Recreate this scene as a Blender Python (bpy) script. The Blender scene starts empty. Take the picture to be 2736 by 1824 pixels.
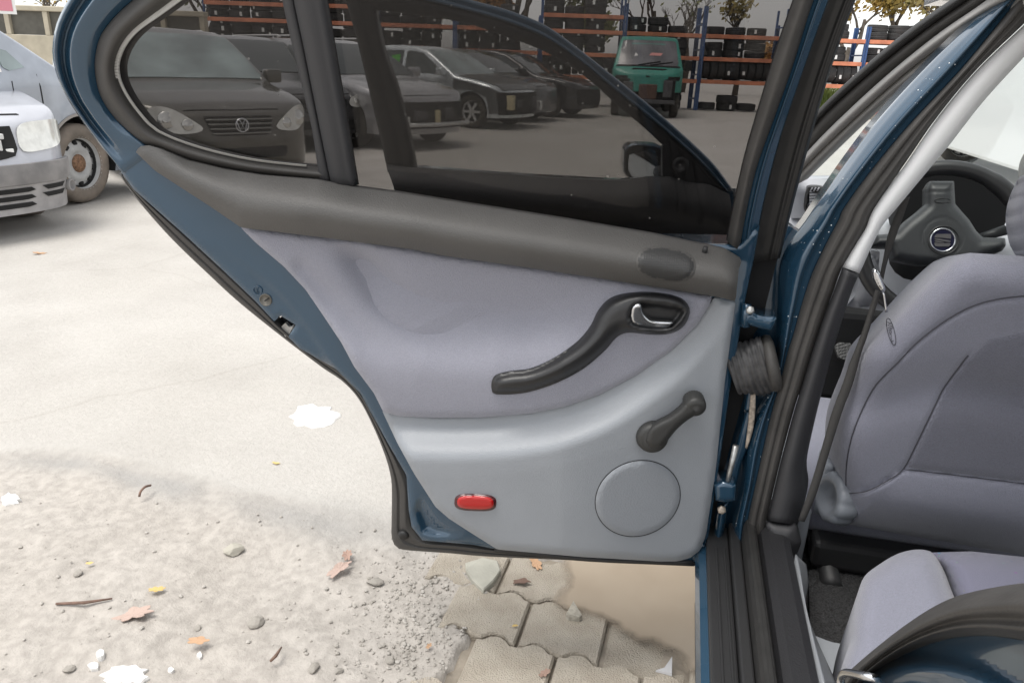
import bpy, bmesh, math, random
import numpy as np
from mathutils import Vector, Matrix, geometry
random.seed(7); rng = np.random.default_rng(7)
V = Vector; R = math.radians

# ------------------------------------------------------------------ camera, sky, sun, exposure
FPX = 2000.0; PITCH, YAW, ROLL = 20.6, 12.0, 2.0
CAM = V((0.0, 0.0, 1.263))
scene = bpy.context.scene
camd = bpy.data.cameras.new('camera'); cam = bpy.data.objects.new('camera', camd)
scene.collection.objects.link(cam)
camd.sensor_width = 36.0; camd.lens = 36.0 * FPX / 2736.0
camd.clip_start = 0.02; camd.clip_end = 600
CR = Matrix.Rotation(R(YAW), 3, 'Z') @ Matrix.Rotation(R(90 - PITCH), 3, 'X') @ Matrix.Rotation(R(ROLL), 3, 'Z')
cam.matrix_world = Matrix.Translation(CAM) @ CR.to_4x4()
scene.camera = cam
SUN_EL, SUN_AZ = 72.0, 235.0          # azimuth clockwise from +Y: a hazy sun behind the camera
world = bpy.data.worlds.new('World'); scene.world = world; world.use_nodes = True
nt = world.node_tree; nt.nodes.clear()
sky = nt.nodes.new('ShaderNodeTexSky'); sky.sky_type = 'NISHITA'; sky.sun_disc = False
sky.sun_elevation = R(SUN_EL); sky.sun_rotation = R(SUN_AZ); sky.dust_density = 1.5; sky.air_density = 1.0
hs = nt.nodes.new('ShaderNodeHueSaturation'); hs.inputs['Saturation'].default_value = 0.10
bg = nt.nodes.new('ShaderNodeBackground'); bg.inputs['Strength'].default_value = 0.15
wo = nt.nodes.new('ShaderNodeOutputWorld')
nt.links.new(sky.outputs[0], hs.inputs['Color']); nt.links.new(hs.outputs[0], bg.inputs[0]); nt.links.new(bg.outputs[0], wo.inputs[0])
sund = bpy.data.lights.new('sun', 'SUN'); sund.energy = 1.5; sund.angle = R(30); sund.color = (1.0, 0.96, 0.90)
sun = bpy.data.objects.new('sun', sund); scene.collection.objects.link(sun)
sd = V((math.sin(R(SUN_AZ)) * math.cos(R(SUN_EL)), math.cos(R(SUN_AZ)) * math.cos(R(SUN_EL)), math.sin(R(SUN_EL))))
sun.rotation_euler = sd.to_track_quat('Z', 'Y').to_euler()
sun.location = (0, -5, 12)
scene.view_settings.view_transform = 'Standard'; scene.view_settings.look = 'None'
scene.view_settings.exposure = 1.02; scene.view_settings.gamma = 1.0
scene.view_settings.use_curve_mapping = False
scene.cycles.max_bounces = 10; scene.cycles.transparent_max_bounces = 24

COL = scene.collection

# ------------------------------------------------------------------ helpers
def ray(px, py):
    return (CR @ V((px - 1368.0, 912.0 - py, -FPX))) / FPX

def hit(px, py, o, n):
    d = ray(px, py); t = (o - CAM).dot(n) / d.dot(n)
    return CAM + d * t

def plane_map(o, n):
    o = V(o); n = V(n).normalized()
    return lambda a, b, h=0.0: hit(a, b, o + n * h, n)

def Z(pts, x0, y0, k):                       # measured outline in an enlarged view -> photograph pixels
    return [(x0 + x * k, y0 + y * k) for x, y in pts]

def link(name, me, mat=None, parent=None):
    o = bpy.data.objects.new(name, me); COL.objects.link(o)
    if mat: me.materials.append(mat)
    if parent is not None:
        o.parent = parent
        o.matrix_parent_inverse = parent_world(parent).inverted()
    return o

def parent_world(p):
    m = p.matrix_basis.copy()
    if p.parent: m = parent_world(p.parent) @ p.matrix_parent_inverse @ m
    return m

def mesh_from(verts, faces, smooth=True):
    me = bpy.data.meshes.new('m'); me.from_pydata([tuple(v) for v in verts], [], faces); me.update()
    if smooth: me.polygons.foreach_set('use_smooth', [True] * len(me.polygons))
    return me

def empty(name, loc=(0, 0, 0), rz=0.0):
    o = bpy.data.objects.new(name, None); COL.objects.link(o); o.location = loc; o.rotation_euler = (0, 0, rz)
    o.empty_display_size = 0.1
    return o

def tag(o, label, cat, group=None):
    o['label'] = label; o['category'] = cat
    if group: o['group'] = group
    return o

def struct(o, kind='structure'):
    o['kind'] = kind; return o

def resample(pts, n=None, step=None, closed=False):
    p = [np.array(q, float) for q in pts]
    if closed: p = p + [p[0]]
    seg = [np.linalg.norm(p[i + 1] - p[i]) for i in range(len(p) - 1)]
    L = sum(seg)
    if n is None: n = max(2, int(round(L / step)) + 1)
    cum = np.concatenate([[0], np.cumsum(seg)])
    arr = np.array(p); ts = np.linspace(0, L, n)
    out = np.stack([np.interp(ts, cum, arr[:, k]) for k in range(arr.shape[1])], 1)
    return out[:-1] if closed else out

def smooth_path(pts, n=40, closed=False):     # Catmull-Rom through the points, then even spacing
    p = [np.array(q, float) for q in pts]; m = len(p); out = []
    rngi = range(m if closed else m - 1)
    for i in rngi:
        g = (lambda k: p[k % m]) if closed else (lambda k: p[min(max(k, 0), m - 1)])
        p0, p1, p2, p3 = g(i - 1), g(i), g(i + 1), g(i + 2)
        for t in np.linspace(0, 1, 9)[:-1]:
            out.append(.5 * ((2 * p1) + (p2 - p0) * t + (2 * p0 - 5 * p1 + 4 * p2 - p3) * t * t + (3 * p1 - p0 - 3 * p2 + p3) * t ** 3))
    if not closed: out.append(p[-1])
    return resample(out, n + (1 if closed else 0), closed=closed)

def seg_dist(P, poly, closed=True):
    P = np.asarray(P, float); q = np.asarray(poly, float)
    if closed: q = np.vstack([q, q[:1]])
    best = np.full(len(P), 1e9)
    for a, b in zip(q[:-1], q[1:]):
        ab = b - a; l2 = ab @ ab + 1e-12
        t = np.clip(((P - a) @ ab) / l2, 0, 1)
        best = np.minimum(best, np.linalg.norm(P - (a + t[:, None] * ab), axis=1))
    return best

def inside(P, poly):
    P = np.asarray(P, float); q = np.asarray(poly, float); r = np.zeros(len(P), bool)
    for a, b in zip(q, np.roll(q, -1, axis=0)):
        c = ((a[1] > P[:, 1]) != (b[1] > P[:, 1]))
        with np.errstate(divide='ignore', invalid='ignore'):
            xi = (b[0] - a[0]) * (P[:, 1] - a[1]) / (b[1] - a[1]) + a[0]
        r ^= c & (P[:, 0] < xi)
    return r

def edge_round(poly, w, r):                   # height rising from the outline inwards like a rolled edge
    def f(P):
        d = np.clip(seg_dist(P, poly) / w, 0, 1)
        return r * np.sqrt(np.clip(1 - (1 - d) ** 2, 0, 1))
    return f

def relief(name, poly, mapper, hf, mat, parent, step=10, thick=0.01, back=None, smooth_skirt=False, curve=0):
    """A sheet with real relief and thickness. poly: outline; hf(P)->heights; back: direction of the edge walls."""
    if curve: poly = smooth_path(poly, curve, closed=True)
    B = resample(poly, step=step, closed=True)
    lo, hi = B.min(0), B.max(0)
    gx, gy = np.meshgrid(np.arange(lo[0] + step * .5, hi[0], step), np.arange(lo[1] + step * .5, hi[1], step))
    G = np.stack([gx.ravel(), gy.ravel()], 1)
    if len(G):
        G = G[inside(G, B)]
        if len(G): G = G[seg_dist(G, B) > step * .45]
    P = np.vstack([B, G]) if len(G) else B
    nb = len(B)
    vs, es, fs, ov, oe, of = geometry.delaunay_2d_cdt([V(p) for p in P], [], [list(range(nb))], 1, 1e-6)
    P2 = np.array([[v.x, v.y] for v in vs])
    H = hf(P2) if callable(hf) else np.full(len(P2), float(hf))
    verts = [mapper(p[0], p[1], h) for p, h in zip(P2, H)]
    faces = [list(f) for f in fs]
    # orient towards the back direction's opposite
    me0 = len(verts)
    if back is not None and faces:
        f = faces[len(faces) // 2]
        nn = (verts[f[1]] - verts[f[0]]).cross(verts[f[2]] - verts[f[0]])
        if nn.dot(V(back)) > 0: faces = [g[::-1] for g in faces]
    if thick and back is not None:
        bk = V(back).normalized() * thick
        idx = {}
        for i, o in enumerate(ov):
            for k in o:
                if k < nb and k not in idx: idx[k] = i
        loop = [idx[k] for k in range(nb) if k in idx]
        base = len(verts); n = len(loop)
        for k in loop: verts.append(verts[k].copy())
        for k in loop: verts.append(verts[k] + bk)
        for i in range(n):
            j = (i + 1) % n
            faces.append([base + i, base + j, base + n + j, base + n + i])
        faces.append([base + n + i for i in range(n)])
    me = mesh_from(verts, faces, True)
    if thick and back is not None: me.polygons[len(me.polygons) - 1].use_smooth = False
    return link(name, me, mat, parent)

def strip(name, A, B, mapper, prof, mat, parent, n=48, m=10, thick=0.02, back=(0, 1, 0), curve=True):
    """A band lofted between two outlines with a cross-section prof(s), s=0 at A and 1 at B."""
    a = smooth_path(A, n) if curve else resample(A, n); b = smooth_path(B, n) if curve else resample(B, n)
    ss = np.linspace(0, 1, m + 1); verts = []; faces = []; two = prof.__code__.co_argcount == 2 and not prof.__defaults__
    for i in range(n):
        for s in ss:
            p = a[i] * (1 - s) + b[i] * s
            verts.append(mapper(p[0], p[1], prof(s, i / (n - 1)) if two else prof(s)))
    bk = V(back).normalized() * thick; w = m + 1
    for i in range(n):
        verts.append(verts[i * w] + bk); verts.append(verts[i * w + m] + bk)
    o2 = n * w
    for i in range(n - 1):
        for k in range(m): faces.append([i * w + k, i * w + k + 1, (i + 1) * w + k + 1, (i + 1) * w + k])
        faces.append([i * w, (i + 1) * w, o2 + 2 * (i + 1), o2 + 2 * i])
        faces.append([i * w + m, o2 + 2 * i + 1, o2 + 2 * (i + 1) + 1, (i + 1) * w + m])
        faces.append([o2 + 2 * i, o2 + 2 * (i + 1), o2 + 2 * (i + 1) + 1, o2 + 2 * i + 1])
    for i in (0, n - 1): faces.append([i * w + k for k in range(w)] + [o2 + 2 * i + 1, o2 + 2 * i])
    me = mesh_from(verts, faces, True); fix_normals(me)
    return link(name, me, mat, parent)

def fix_normals(me):
    bm = bmesh.new(); bm.from_mesh(me); bmesh.ops.recalc_face_normals(bm, faces=bm.faces); bm.to_mesh(me); bm.free()

def tube_mesh(pts, rad, seg=10, closed=False):
    pts = [V(p) for p in pts]; n = len(pts); verts = []; faces = []
    rad = rad if hasattr(rad, '__len__') else [rad] * n
    up = V((0, 0, 1)); prev = None
    for i, p in enumerate(pts):
        if closed: d = pts[(i + 1) % n] - pts[i - 1]
        else: d = pts[min(i + 1, n - 1)] - pts[max(i - 1, 0)]
        d.normalize()
        if prev is None:
            x = d.orthogonal().normalized()
        else:
            x = (prev - d * prev.dot(d)).normalized()
        prev = x; y = d.cross(x)
        for k in range(seg):
            a = 2 * math.pi * k / seg
            verts.append(p + (x * math.cos(a) + y * math.sin(a)) * rad[i])
    for i in range(n if closed else n - 1):
        j = (i + 1) % n
        for k in range(seg):
            l = (k + 1) % seg
            faces.append([i * seg + k, i * seg + l, j * seg + l, j * seg + k])
    if not closed:
        faces.append(list(range(seg))[::-1]); faces.append([(n - 1) * seg + k for k in range(seg)])
    return mesh_from(verts, faces)

def tube(name, pts, rad, mat, parent=None, seg=10, closed=False):
    return link(name, tube_mesh(pts, rad, seg, closed), mat, parent)

def lathe_mesh(prof, axis, origin, seg=32, squash=None, rib=None, cap=True):
    axis = V(axis).normalized(); x = axis.orthogonal().normalized(); y = axis.cross(x); origin = V(origin)
    verts = []; faces = []; n = len(prof)
    for i, (r, h) in enumerate(prof):
        for k in range(seg):
            a = 2 * math.pi * k / seg; rr = r * (rib(a, i) if rib else 1)
            verts.append(origin + (x * math.cos(a) + y * math.sin(a)) * rr + axis * h)
    for i in range(n - 1):
        for k in range(seg):
            l = (k + 1) % seg
            faces.append([i * seg + k, i * seg + l, (i + 1) * seg + l, (i + 1) * seg + k])
    if cap: faces.append(list(range(seg))[::-1]); faces.append([(n - 1) * seg + k for k in range(seg)])
    return mesh_from(verts, faces)

def lathe(name, prof, axis, origin, mat, parent=None, seg=32, rib=None):
    return link(name, lathe_mesh(prof, axis, origin, seg, rib=rib), mat, parent)

def box_mesh(lo, hi, bevel=0.004, segs=2, M=None):
    bm = bmesh.new(); bmesh.ops.create_cube(bm, size=1)
    lo, hi = V(lo), V(hi)
    for v in bm.verts: v.co = V([lo[k] + (v.co[k] + .5) * (hi[k] - lo[k]) for k in range(3)])
    if bevel: bmesh.ops.bevel(bm, geom=list(bm.edges) , offset=bevel, segments=segs, profile=.5, affect='EDGES')
    if M is not None: bmesh.ops.transform(bm, matrix=M, verts=bm.verts)
    me = bpy.data.meshes.new('m'); bm.to_mesh(me); bm.free()
    return me

def box(name, lo, hi, mat, parent=None, bevel=0.004, M=None, smooth=False, segs=2):
    me = box_mesh(lo, hi, bevel, segs, M)
    if smooth: me.polygons.foreach_set('use_smooth', [True] * len(me.polygons))
    return link(name, me, mat, parent)

# ------------------------------------------------------------------ materials
def mat(name, col, rough=.5, metal=0., var=.0, vscale=6., bump=0., bscale=200., coat=0., spec=.5, col2=None, detail=4, sheen=0., bdist=.002):
    m = bpy.data.materials.new(name); m.use_nodes = True; t = m.node_tree; b = t.nodes['Principled BSDF']
    b.inputs['Base Color'].default_value = (*col, 1); b.inputs['Roughness'].default_value = rough
    b.inputs['Metallic'].default_value = metal; b.inputs['Coat Weight'].default_value = coat
    b.inputs['Coat Roughness'].default_value = .06; b.inputs['Specular IOR Level'].default_value = spec
    if sheen: b.inputs['Sheen Weight'].default_value = sheen; b.inputs['Sheen Roughness'].default_value = .5
    tc = t.nodes.new('ShaderNodeTexCoord')
    if var or col2:
        nz = t.nodes.new('ShaderNodeTexNoise'); nz.inputs['Scale'].default_value = vscale; nz.inputs['Detail'].default_value = detail
        t.links.new(tc.outputs['Object'], nz.inputs['Vector'])
        rp = t.nodes.new('ShaderNodeValToRGB'); rp.color_ramp.elements[0].position = .35; rp.color_ramp.elements[1].position = .65
        c2 = col2 or tuple(min(1, c * (1 + var)) for c in col); c1 = col if col2 else tuple(c * (1 - var) for c in col)
        rp.color_ramp.elements[0].color = (*c1, 1); rp.color_ramp.elements[1].color = (*c2, 1)
        t.links.new(nz.outputs['Fac'], rp.inputs[0]); t.links.new(rp.outputs[0], b.inputs['Base Color'])
        mr = t.nodes.new('ShaderNodeMapRange'); mr.inputs['To Min'].default_value = max(.02, rough * .85); mr.inputs['To Max'].default_value = min(1, rough * 1.15)
        t.links.new(nz.outputs['Fac'], mr.inputs['Value']); t.links.new(mr.outputs[0], b.inputs['Roughness'])
    if bump:
        n2 = t.nodes.new('ShaderNodeTexNoise'); n2.inputs['Scale'].default_value = bscale; n2.inputs['Detail'].default_value = 3
        t.links.new(tc.outputs['Object'], n2.inputs['Vector'])
        bp = t.nodes.new('ShaderNodeBump'); bp.inputs['Strength'].default_value = bump; bp.inputs['Distance'].default_value = bdist
        t.links.new(n2.outputs['Fac'], bp.inputs['Height']); t.links.new(bp.outputs[0], b.inputs['Normal'])
    return m

def glass_mat(name, tint, rough=.0, ior=1.5, dirt=0.0):
    m = bpy.data.materials.new(name); m.use_nodes = True; t = m.node_tree; t.nodes.clear()
    out = t.nodes.new('ShaderNodeOutputMaterial'); tr = t.nodes.new('ShaderNodeBsdfTransparent'); tr.inputs[0].default_value = (*tint, 1)
    gl = t.nodes.new('ShaderNodeBsdfGlossy'); gl.inputs['Roughness'].default_value = rough
    lw = t.nodes.new('ShaderNodeLayerWeight'); lw.inputs['Blend'].default_value = .5
    pw = t.nodes.new('ShaderNodeMath'); pw.operation = 'POWER'; pw.inputs[1].default_value = 5.0; t.links.new(lw.outputs['Facing'], pw.inputs[0])
    fr = t.nodes.new('ShaderNodeMath'); fr.operation = 'MULTIPLY_ADD'; fr.inputs[1].default_value = .9; fr.inputs[2].default_value = .022; t.links.new(pw.outputs[0], fr.inputs[0])
    mx = t.nodes.new('ShaderNodeMixShader')
    t.links.new(fr.outputs[0], mx.inputs[0]); t.links.new(tr.outputs[0], mx.inputs[1]); t.links.new(gl.outputs[0], mx.inputs[2])
    last = mx
    if dirt:
        tc = t.nodes.new('ShaderNodeTexCoord'); vo = t.nodes.new('ShaderNodeTexVoronoi'); vo.inputs['Scale'].default_value = 42
        t.links.new(tc.outputs['Object'], vo.inputs['Vector'])
        nz = t.nodes.new('ShaderNodeTexNoise'); nz.inputs['Scale'].default_value = 5; t.links.new(tc.outputs['Object'], nz.inputs['Vector'])
        r1 = t.nodes.new('ShaderNodeMapRange'); r1.inputs['From Min'].default_value = .10; r1.inputs['From Max'].default_value = .05
        t.links.new(vo.outputs['Distance'], r1.inputs['Value'])
        r2 = t.nodes.new('ShaderNodeMapRange'); r2.inputs['From Min'].default_value = .52; r2.inputs['From Max'].default_value = .62
        t.links.new(nz.outputs['Fac'], r2.inputs['Value'])
        mu = t.nodes.new('ShaderNodeMath'); mu.operation = 'MULTIPLY'; t.links.new(r1.outputs[0], mu.inputs[0]); t.links.new(r2.outputs[0], mu.inputs[1])
        ad = t.nodes.new('ShaderNodeMath'); ad.operation = 'MULTIPLY_ADD'; ad.inputs[1].default_value = dirt; ad.inputs[2].default_value = .003
        t.links.new(mu.outputs[0], ad.inputs[0])
        df = t.nodes.new('ShaderNodeBsdfDiffuse'); df.inputs[0].default_value = (.55, .53, .5, 1)
        m2 = t.nodes.new('ShaderNodeMixShader'); t.links.new(ad.outputs[0], m2.inputs[0]); t.links.new(mx.outputs[0], m2.inputs[1]); t.links.new(df.outputs[0], m2.inputs[2])
        last = m2
    t.links.new(last.outputs[0], out.inputs[0])
    return m

M = dict(
    paint=mat('blue_paint', (.017, .055, .098), .24, .25, coat=1.0, var=.06, vscale=3),
    rubber=mat('black_rubber', (.018, .0175, .017), .55, var=.18, vscale=40, bump=.15, bscale=300),
    grey_rubber=mat('worn_grey_rubber', (.050, .047, .044), .58, var=.14, vscale=18, bump=.2, bscale=260),
    belt=mat('dark_grained_trim', (.080, .077, .073), .48, bump=.5, bscale=420, var=.05, vscale=10),
    lower=mat('grey_moulded_trim', (.262, .278, .300), .42, bump=.3, bscale=420, var=.03, vscale=8),
    fabric=mat('lilac_grey_cloth', (.265, .267, .312), .92, bump=.8, bscale=500, var=.06, vscale=420, sheen=.3),
    seat=mat('seat_cloth', (.180, .184, .228), .94, bump=.8, bscale=480, var=.07, vscale=420, sheen=.3),
    seat_mid=mat('seat_centre_cloth', (.128, .131, .164), .95, bump=.9, bscale=480, var=.10, vscale=420, sheen=.25),
    seat_dark=mat('seat_plastic', (.27, .29, .32), .5, bump=.2, bscale=700),
    black=mat('black_plastic', (.022, .022, .023), .45, bump=.25, bscale=800),
    soft_black=mat('soft_black_grip', (.020, .020, .021), .38, bump=.12, bscale=500),
    dash_black=mat('steering_black', (.028, .030, .032), .42, bump=.3, bscale=900),
    light=mat('light_grey_pillar_trim', (.72, .73, .74), .55, bump=.15, bscale=600),
    dash=mat('pale_dash', (.40, .41, .44), .6, bump=.3, bscale=700),
    dtrim=mat('dark_pillar_trim', (.040, .040, .043), .55, bump=.3, bscale=700),
    chrome=mat('chrome', (.62, .63, .65), .18, 1.0),
    steel=mat('galvanised_steel', (.42, .42, .41), .38, .8, var=.25, vscale=60),
    grease=mat('greasy_steel', (.42, .36, .30), .5, .5, var=.4, vscale=120),
    crank=mat('crank_black', (.030, .030, .029), .48, bump=.3, bscale=420),
    red=mat('red_reflector', (.42, .004, .004), .22, coat=.5),
    dark_red=mat('dark_red_rim', (.05, .003, .005), .3, coat=.4),
    carpet=mat('black_carpet', (.014, .014, .015), .98, bump=1.0, bscale=300, col2=(.060, .060, .062), vscale=260, bdist=.01),
    belt_web=mat('seat_belt_webbing', (.050, .048, .046), .85, bump=.6, bscale=700),
    void=mat('matt_black', (.008, .008, .009), .9),
    lining=mat('headlining', (.45, .45, .44), .95, bump=.3, bscale=500),
    glass=glass_mat('tinted_glass', (.44, .43, .425), dirt=.30),
    fglass=glass_mat('front_tinted_glass', (.80, .80, .79), dirt=.12),
    clear=glass_mat('windscreen_glass', (.95, .97, .96)),
)
def hex_perf(m, scale=240, depth=.9):
    t = m.node_tree; b = t.nodes['Principled BSDF']
    tc = t.nodes.new('ShaderNodeTexCoord'); vo = t.nodes.new('ShaderNodeTexVoronoi'); vo.inputs['Scale'].default_value = scale; vo.inputs['Randomness'].default_value = .0
    t.links.new(tc.outputs['Object'], vo.inputs['Vector'])
    bp = t.nodes.new('ShaderNodeBump'); bp.inputs['Strength'].default_value = depth; bp.inputs['Distance'].default_value = .003
    t.links.new(vo.outputs['Distance'], bp.inputs['Height']); t.links.new(bp.outputs[0], b.inputs['Normal'])
    return m
M['tweeter'] = hex_perf(mat('perforated_black', (.034, .034, .034), .5), 260, .25)
M['speaker'] = mat('grained_speaker_cover', (.238, .253, .275), .5, bump=.5, bscale=330)

# ------------------------------------------------------------------ the blue car with its doors open
car = empty('blue_hatchback', (0.95, 1.3, 0))
tag(car, 'blue hatchback with driver side doors open and lilac grey seats', 'car')

# --- rear door: its own frame. U runs from the hinge to the lock edge, N points to the inner side
HZ = hit(1861, 1508, V((0, 0, .29)), V((0, 0, 1)))
ang = R(8.0)
U = V((-math.cos(ang), -math.sin(ang), 0)); N = V((math.sin(ang), -math.cos(ang), 0)); UP = V((0, 0, 1))
O1 = HZ.copy()
W0 = hit(1979, 690, O1, N); W1 = hit(363, 407, O1, N)
WD = (W1 - W0).normalized(); LEAN = (UP * math.cos(R(17)) + N * math.sin(R(17)))
N2 = WD.cross(LEAN).normalized()
if N2.dot(N) < 0: N2 = -N2
def dm(a, b, h=0.0):
    p = hit(a, b, O1 + N * h, N)
    q = W0 + N * h
    e = p - q; u = e.dot(U) / WD.dot(U)
    if e.z > WD.z * u:
        p2 = hit(a, b, q, N2)
        return p2
    return p
NB = -N
door = None
ER = edge_round

body_px = [(292, 412), (310, 438), (325, 462), (357, 506), (491, 625), (598, 724), (683, 805), (732, 858),
  (737, 856), (748, 842), (790, 868), (770, 900), (800, 930), (897, 985), (963, 1050), (995, 1108), (1039, 1188), (1086, 1269), (1092, 1362), (1100, 1407),
  (1129, 1443), (1262, 1454), (1400, 1480), (1866, 1500), (1893, 1428), (1913, 1294), (1928, 1195), (1947, 1057), (1966, 950),
  (1985, 830), (2003, 740), (2014, 690), (2030, 600), (1975, 655), (1745, 650), (1277, 575), (945, 525), (700, 490), (520, 450), (400, 404), (372, 394), (340, 376)]
crease = smooth_path(Z([(650, 690), (800, 760), (980, 880), (1150, 1020), (1280, 1160), (1400, 1320), (1560, 1568)], 300, 380, .3826), 40)
pocket = Z([(345, 700), (380, 610), (420, 640), (500, 760), (640, 850), (480, 870), (390, 840)], 950, 1050, .4464)
fabL = Z([(895, 595), (1000, 700), (1200, 870), (1350, 1030), (1480, 1220), (1600, 1400), (1690, 1568)], 300, 380, .3826) + [(999, 1050), (1022, 1096)]
fabBt = Z([(160, 1176), (250, 1200), (450, 1210), (700, 1208), (1000, 1185), (1200, 1145), (1400, 1075), (1600, 970), (1800, 830), (1950, 680), (2020, 570), (2038, 520)], 950, 550, .4677)
fab_poly = [(644, 606)] + fabL + fabBt + [(1651, 749), (1418, 714), (1184, 681), (1100, 664), (874, 634), (721, 615)]
def shell_h(P):
    h = .006 * np.sqrt(np.clip(1 - (1 - np.clip(seg_dist(P, body_px) / 14, 0, 1)) ** 2, 0, 1))
    d = seg_dist(P, crease, closed=False)
    left = P[:, 0] < np.interp(P[:, 1], crease[:, 1], crease[:, 0])
    inb = (P[:, 1] > 640) & (P[:, 1] < 1000)
    step_ = np.where(left & inb, -.007 * np.clip(d / 14, 0, 1) * np.clip((P[:, 1] - 650) / 120, 0, 1), 0)
    ins = inside(P, pocket); pk = np.where(ins, -.014 * np.clip(seg_dist(P, pocket) / 22, 0, 1), 0)
    return h + step_ + pk - .004 - .035 * np.where(inside(P, fab_poly), np.clip((seg_dist(P, fab_poly) - 22) / 20, 0, 1), 0)
door = relief('rear_door', body_px, dm, shell_h, M['paint'], car, step=9, thick=.085, back=NB)
door['label'] = 'open rear door with grey trim panel'

# outer sheet of the door, behind the inner frame (real second skin, seen as a lip around the edge)
def prof_arch(s, t):
    k = min(1, max(0, (t - .012) / .05)); k = k * k * (3 - 2 * k)
    # outer lip, dark channel, ridge, flat flange
    return (1 - k) * .0032 + k * float(np.interp(s, [0, .07, .16, .26, .34, .42, .55, .8, 1.0], [-.012, -.004, -.010, -.026, -.012, .006, .004, -.002, -.012]))
archA = [(330, 462), (310, 438), (268, 388), (229, 337), (194, 287), (167, 240), (149, 194), (140, 147), (142, 105), (153, 58), (182, 0), (235, -80), (330, -160), (480, -230), (760, -290), (1200, -330), (1700, -330), (2080, -300), (2330, -260)]
archB = [(400, 412), (380, 388), (349, 361), (302, 310), (283, 280), (268, 256), (254, 194), (256, 143), (271, 93), (310, 43), (357, 0), (430, -60), (520, -105), (650, -140), (850, -165), (1200, -190), (1700, -190), (2060, -170), (2240, -150)]
strip('window_frame', archA, archB, dm, prof_arch, M['paint'], door, n=110, m=26, thick=.04, back=NB)
rubA = [(870, 486), (700, 468), (600, 452), (500, 428), (430, 402), (380, 386), (349, 361), (302, 310), (268, 256), (254, 194), (256, 143), (271, 93), (310, 43), (357, 0), (430, -60), (560, -115)]
rubB = [(862, 447), (698, 430), (582, 407), (485, 378), (427, 353), (410, 341), (392, 326), (357, 283), (330, 240), (316, 202), (316, 163), (334, 120), (368, 81), (427, 39), (481, 0), (545, -46), (650, -90)]
strip('quarter_glass_surround', rubA, rubB, dm, lambda s: -.010 + .020 * math.sin(math.pi * min(1, s * 1.05)) - .006 * s, M['grey_rubber'], door, n=90, m=12, thick=.03, back=NB)
# serrated rubber edge round the quarter glass, its glint put into a pale colour
gb = smooth_path(rubB, 150)[6:]
vs, fs = [], []
def gd(p): return np.array(p)
for i in range(len(gb) - 1):
    for sub in (0, .5):
        p = gb[i] * (1 - sub) + gb[i + 1] * sub; q = gb[i] * (1 - sub - .34) + gb[i + 1] * (sub + .34)
        d = gb[i + 1] - gb[i]; nn = np.array([d[1], -d[0]]) / (np.linalg.norm(d) + 1e-6)
        if p[1] < 40: w = 13
        else: w = 3.2 if p[1] > 210 else 6 + 9 * (1 - (p[1]) / 210) + 2
        s_ = 1 if True else -1
        b = len(vs)
        for (pt, off, hh) in ((p, -2, -.004), (q, -2, -.004), (q, w, -.009), (p, w, -.009)):
            x = pt + nn * off
            vs.append(dm(x[0], x[1], hh))
        for k in range(4): vs.append(vs[b + k] + NB * .004)
        fs += [[b, b + 1, b + 2, b + 3], [b, b + 4, b + 5, b + 1], [b + 1, b + 5, b + 6, b + 2], [b + 2, b + 6, b + 7, b + 3], [b + 3, b + 7, b + 4, b]]
me = mesh_from(vs, fs, False); fix_normals(me)
struct(link('glazing_teeth', me, mat('teeth_glint', (.62, .61, .58), .35), door), 'stuff')

# divider bar between quarter glass and door glass
strip('glass_divider', [(735, -130), (754, 0), (779, 116), (807, 233), (834, 349), (853, 480)], [(765, -130), (783, 0), (808, 120), (833, 245), (858, 370), (882, 488)],
      dm, lambda s: .004 + .004 * math.sin(math.pi * s), M['dtrim'], door, n=30, m=5, thick=.03, back=NB)
strip('glass_run_channel', [(767, -130), (785, 0), (810, 120), (835, 245), (860, 370), (884, 488)], [(832, -130), (858, 0), (880, 124), (902, 250), (924, 375), (945, 500)],
      dm, lambda s: .008 + .006 * math.sin(math.pi * min(1, s * 1.3)), M['dtrim'], door, n=30, m=6, thick=.035, back=NB)
relief('quarter_glass', [(862, 478), (700, 456), (560, 428), (440, 385), (340, 290), (298, 210), (300, 140), (350, 70), (455, -10), (600, -110), (745, -110), (775, 60), (815, 260)], dm, -.016, M['glass'], door, step=60, thick=.004, back=NB)
relief('door_glass', [(925, 510), (870, 200), (820, -150), (1200, -220), (1800, -220), (2230, -190), (2150, 0), (2075, 200), (2015, 400), (1965, 600), (1940, 690), (1760, 660), (1280, 590)], dm, -.022, M['glass'], door, step=60, thick=.004, back=NB)
# front post
strip('window_seal', [(2200, -190), (2131, 0), (2085, 131), (2053, 235), (2003, 402), (1975, 520), (1948, 650)], [(2250, -190), (2174, 0), (2120, 171), (2067, 320), (2023, 444), (1996, 557), (1975, 670)],
      dm, lambda s: -.006 + .016 * math.sin(math.pi * (.1 + .9 * s)), M['grey_rubber'], door, n=30, m=8, thick=.03, back=NB)
strip('frame_post', [(2247, -190), (2172, 0), (2118, 171), (2065, 320), (2021, 444), (1994, 557), (1980, 640), (1984, 700), (1976, 760)], [(2290, -190), (2214, 0), (2131, 231), (2078, 391), (2037, 557), (2022, 640), (2010, 700), (1999, 760)],
      dm, lambda s: float(np.interp(s, [0, .3, .42, .52, 1], [-.010, -.006, .001, -.004, -.012])), M['paint'], door, n=40, m=14, thick=.06, back=NB)
strip('outer_seal', [(2290, -190), (2214, 0), (2131, 231), (2078, 391), (2037, 557), (2022, 640), (2010, 700)], [(2370, -190), (2287, 0), (2241, 124), (2202, 245), (2156, 409), (2117, 557), (2084, 690)],
      dm, lambda s: float(np.interp(s, [0, .3, .55, .66, .75, .88, 1], [-.030, -.034, -.032, -.022, -.027, -.020, -.034])), M['rubber'], door, n=40, m=18, thick=.03, back=NB)
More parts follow.
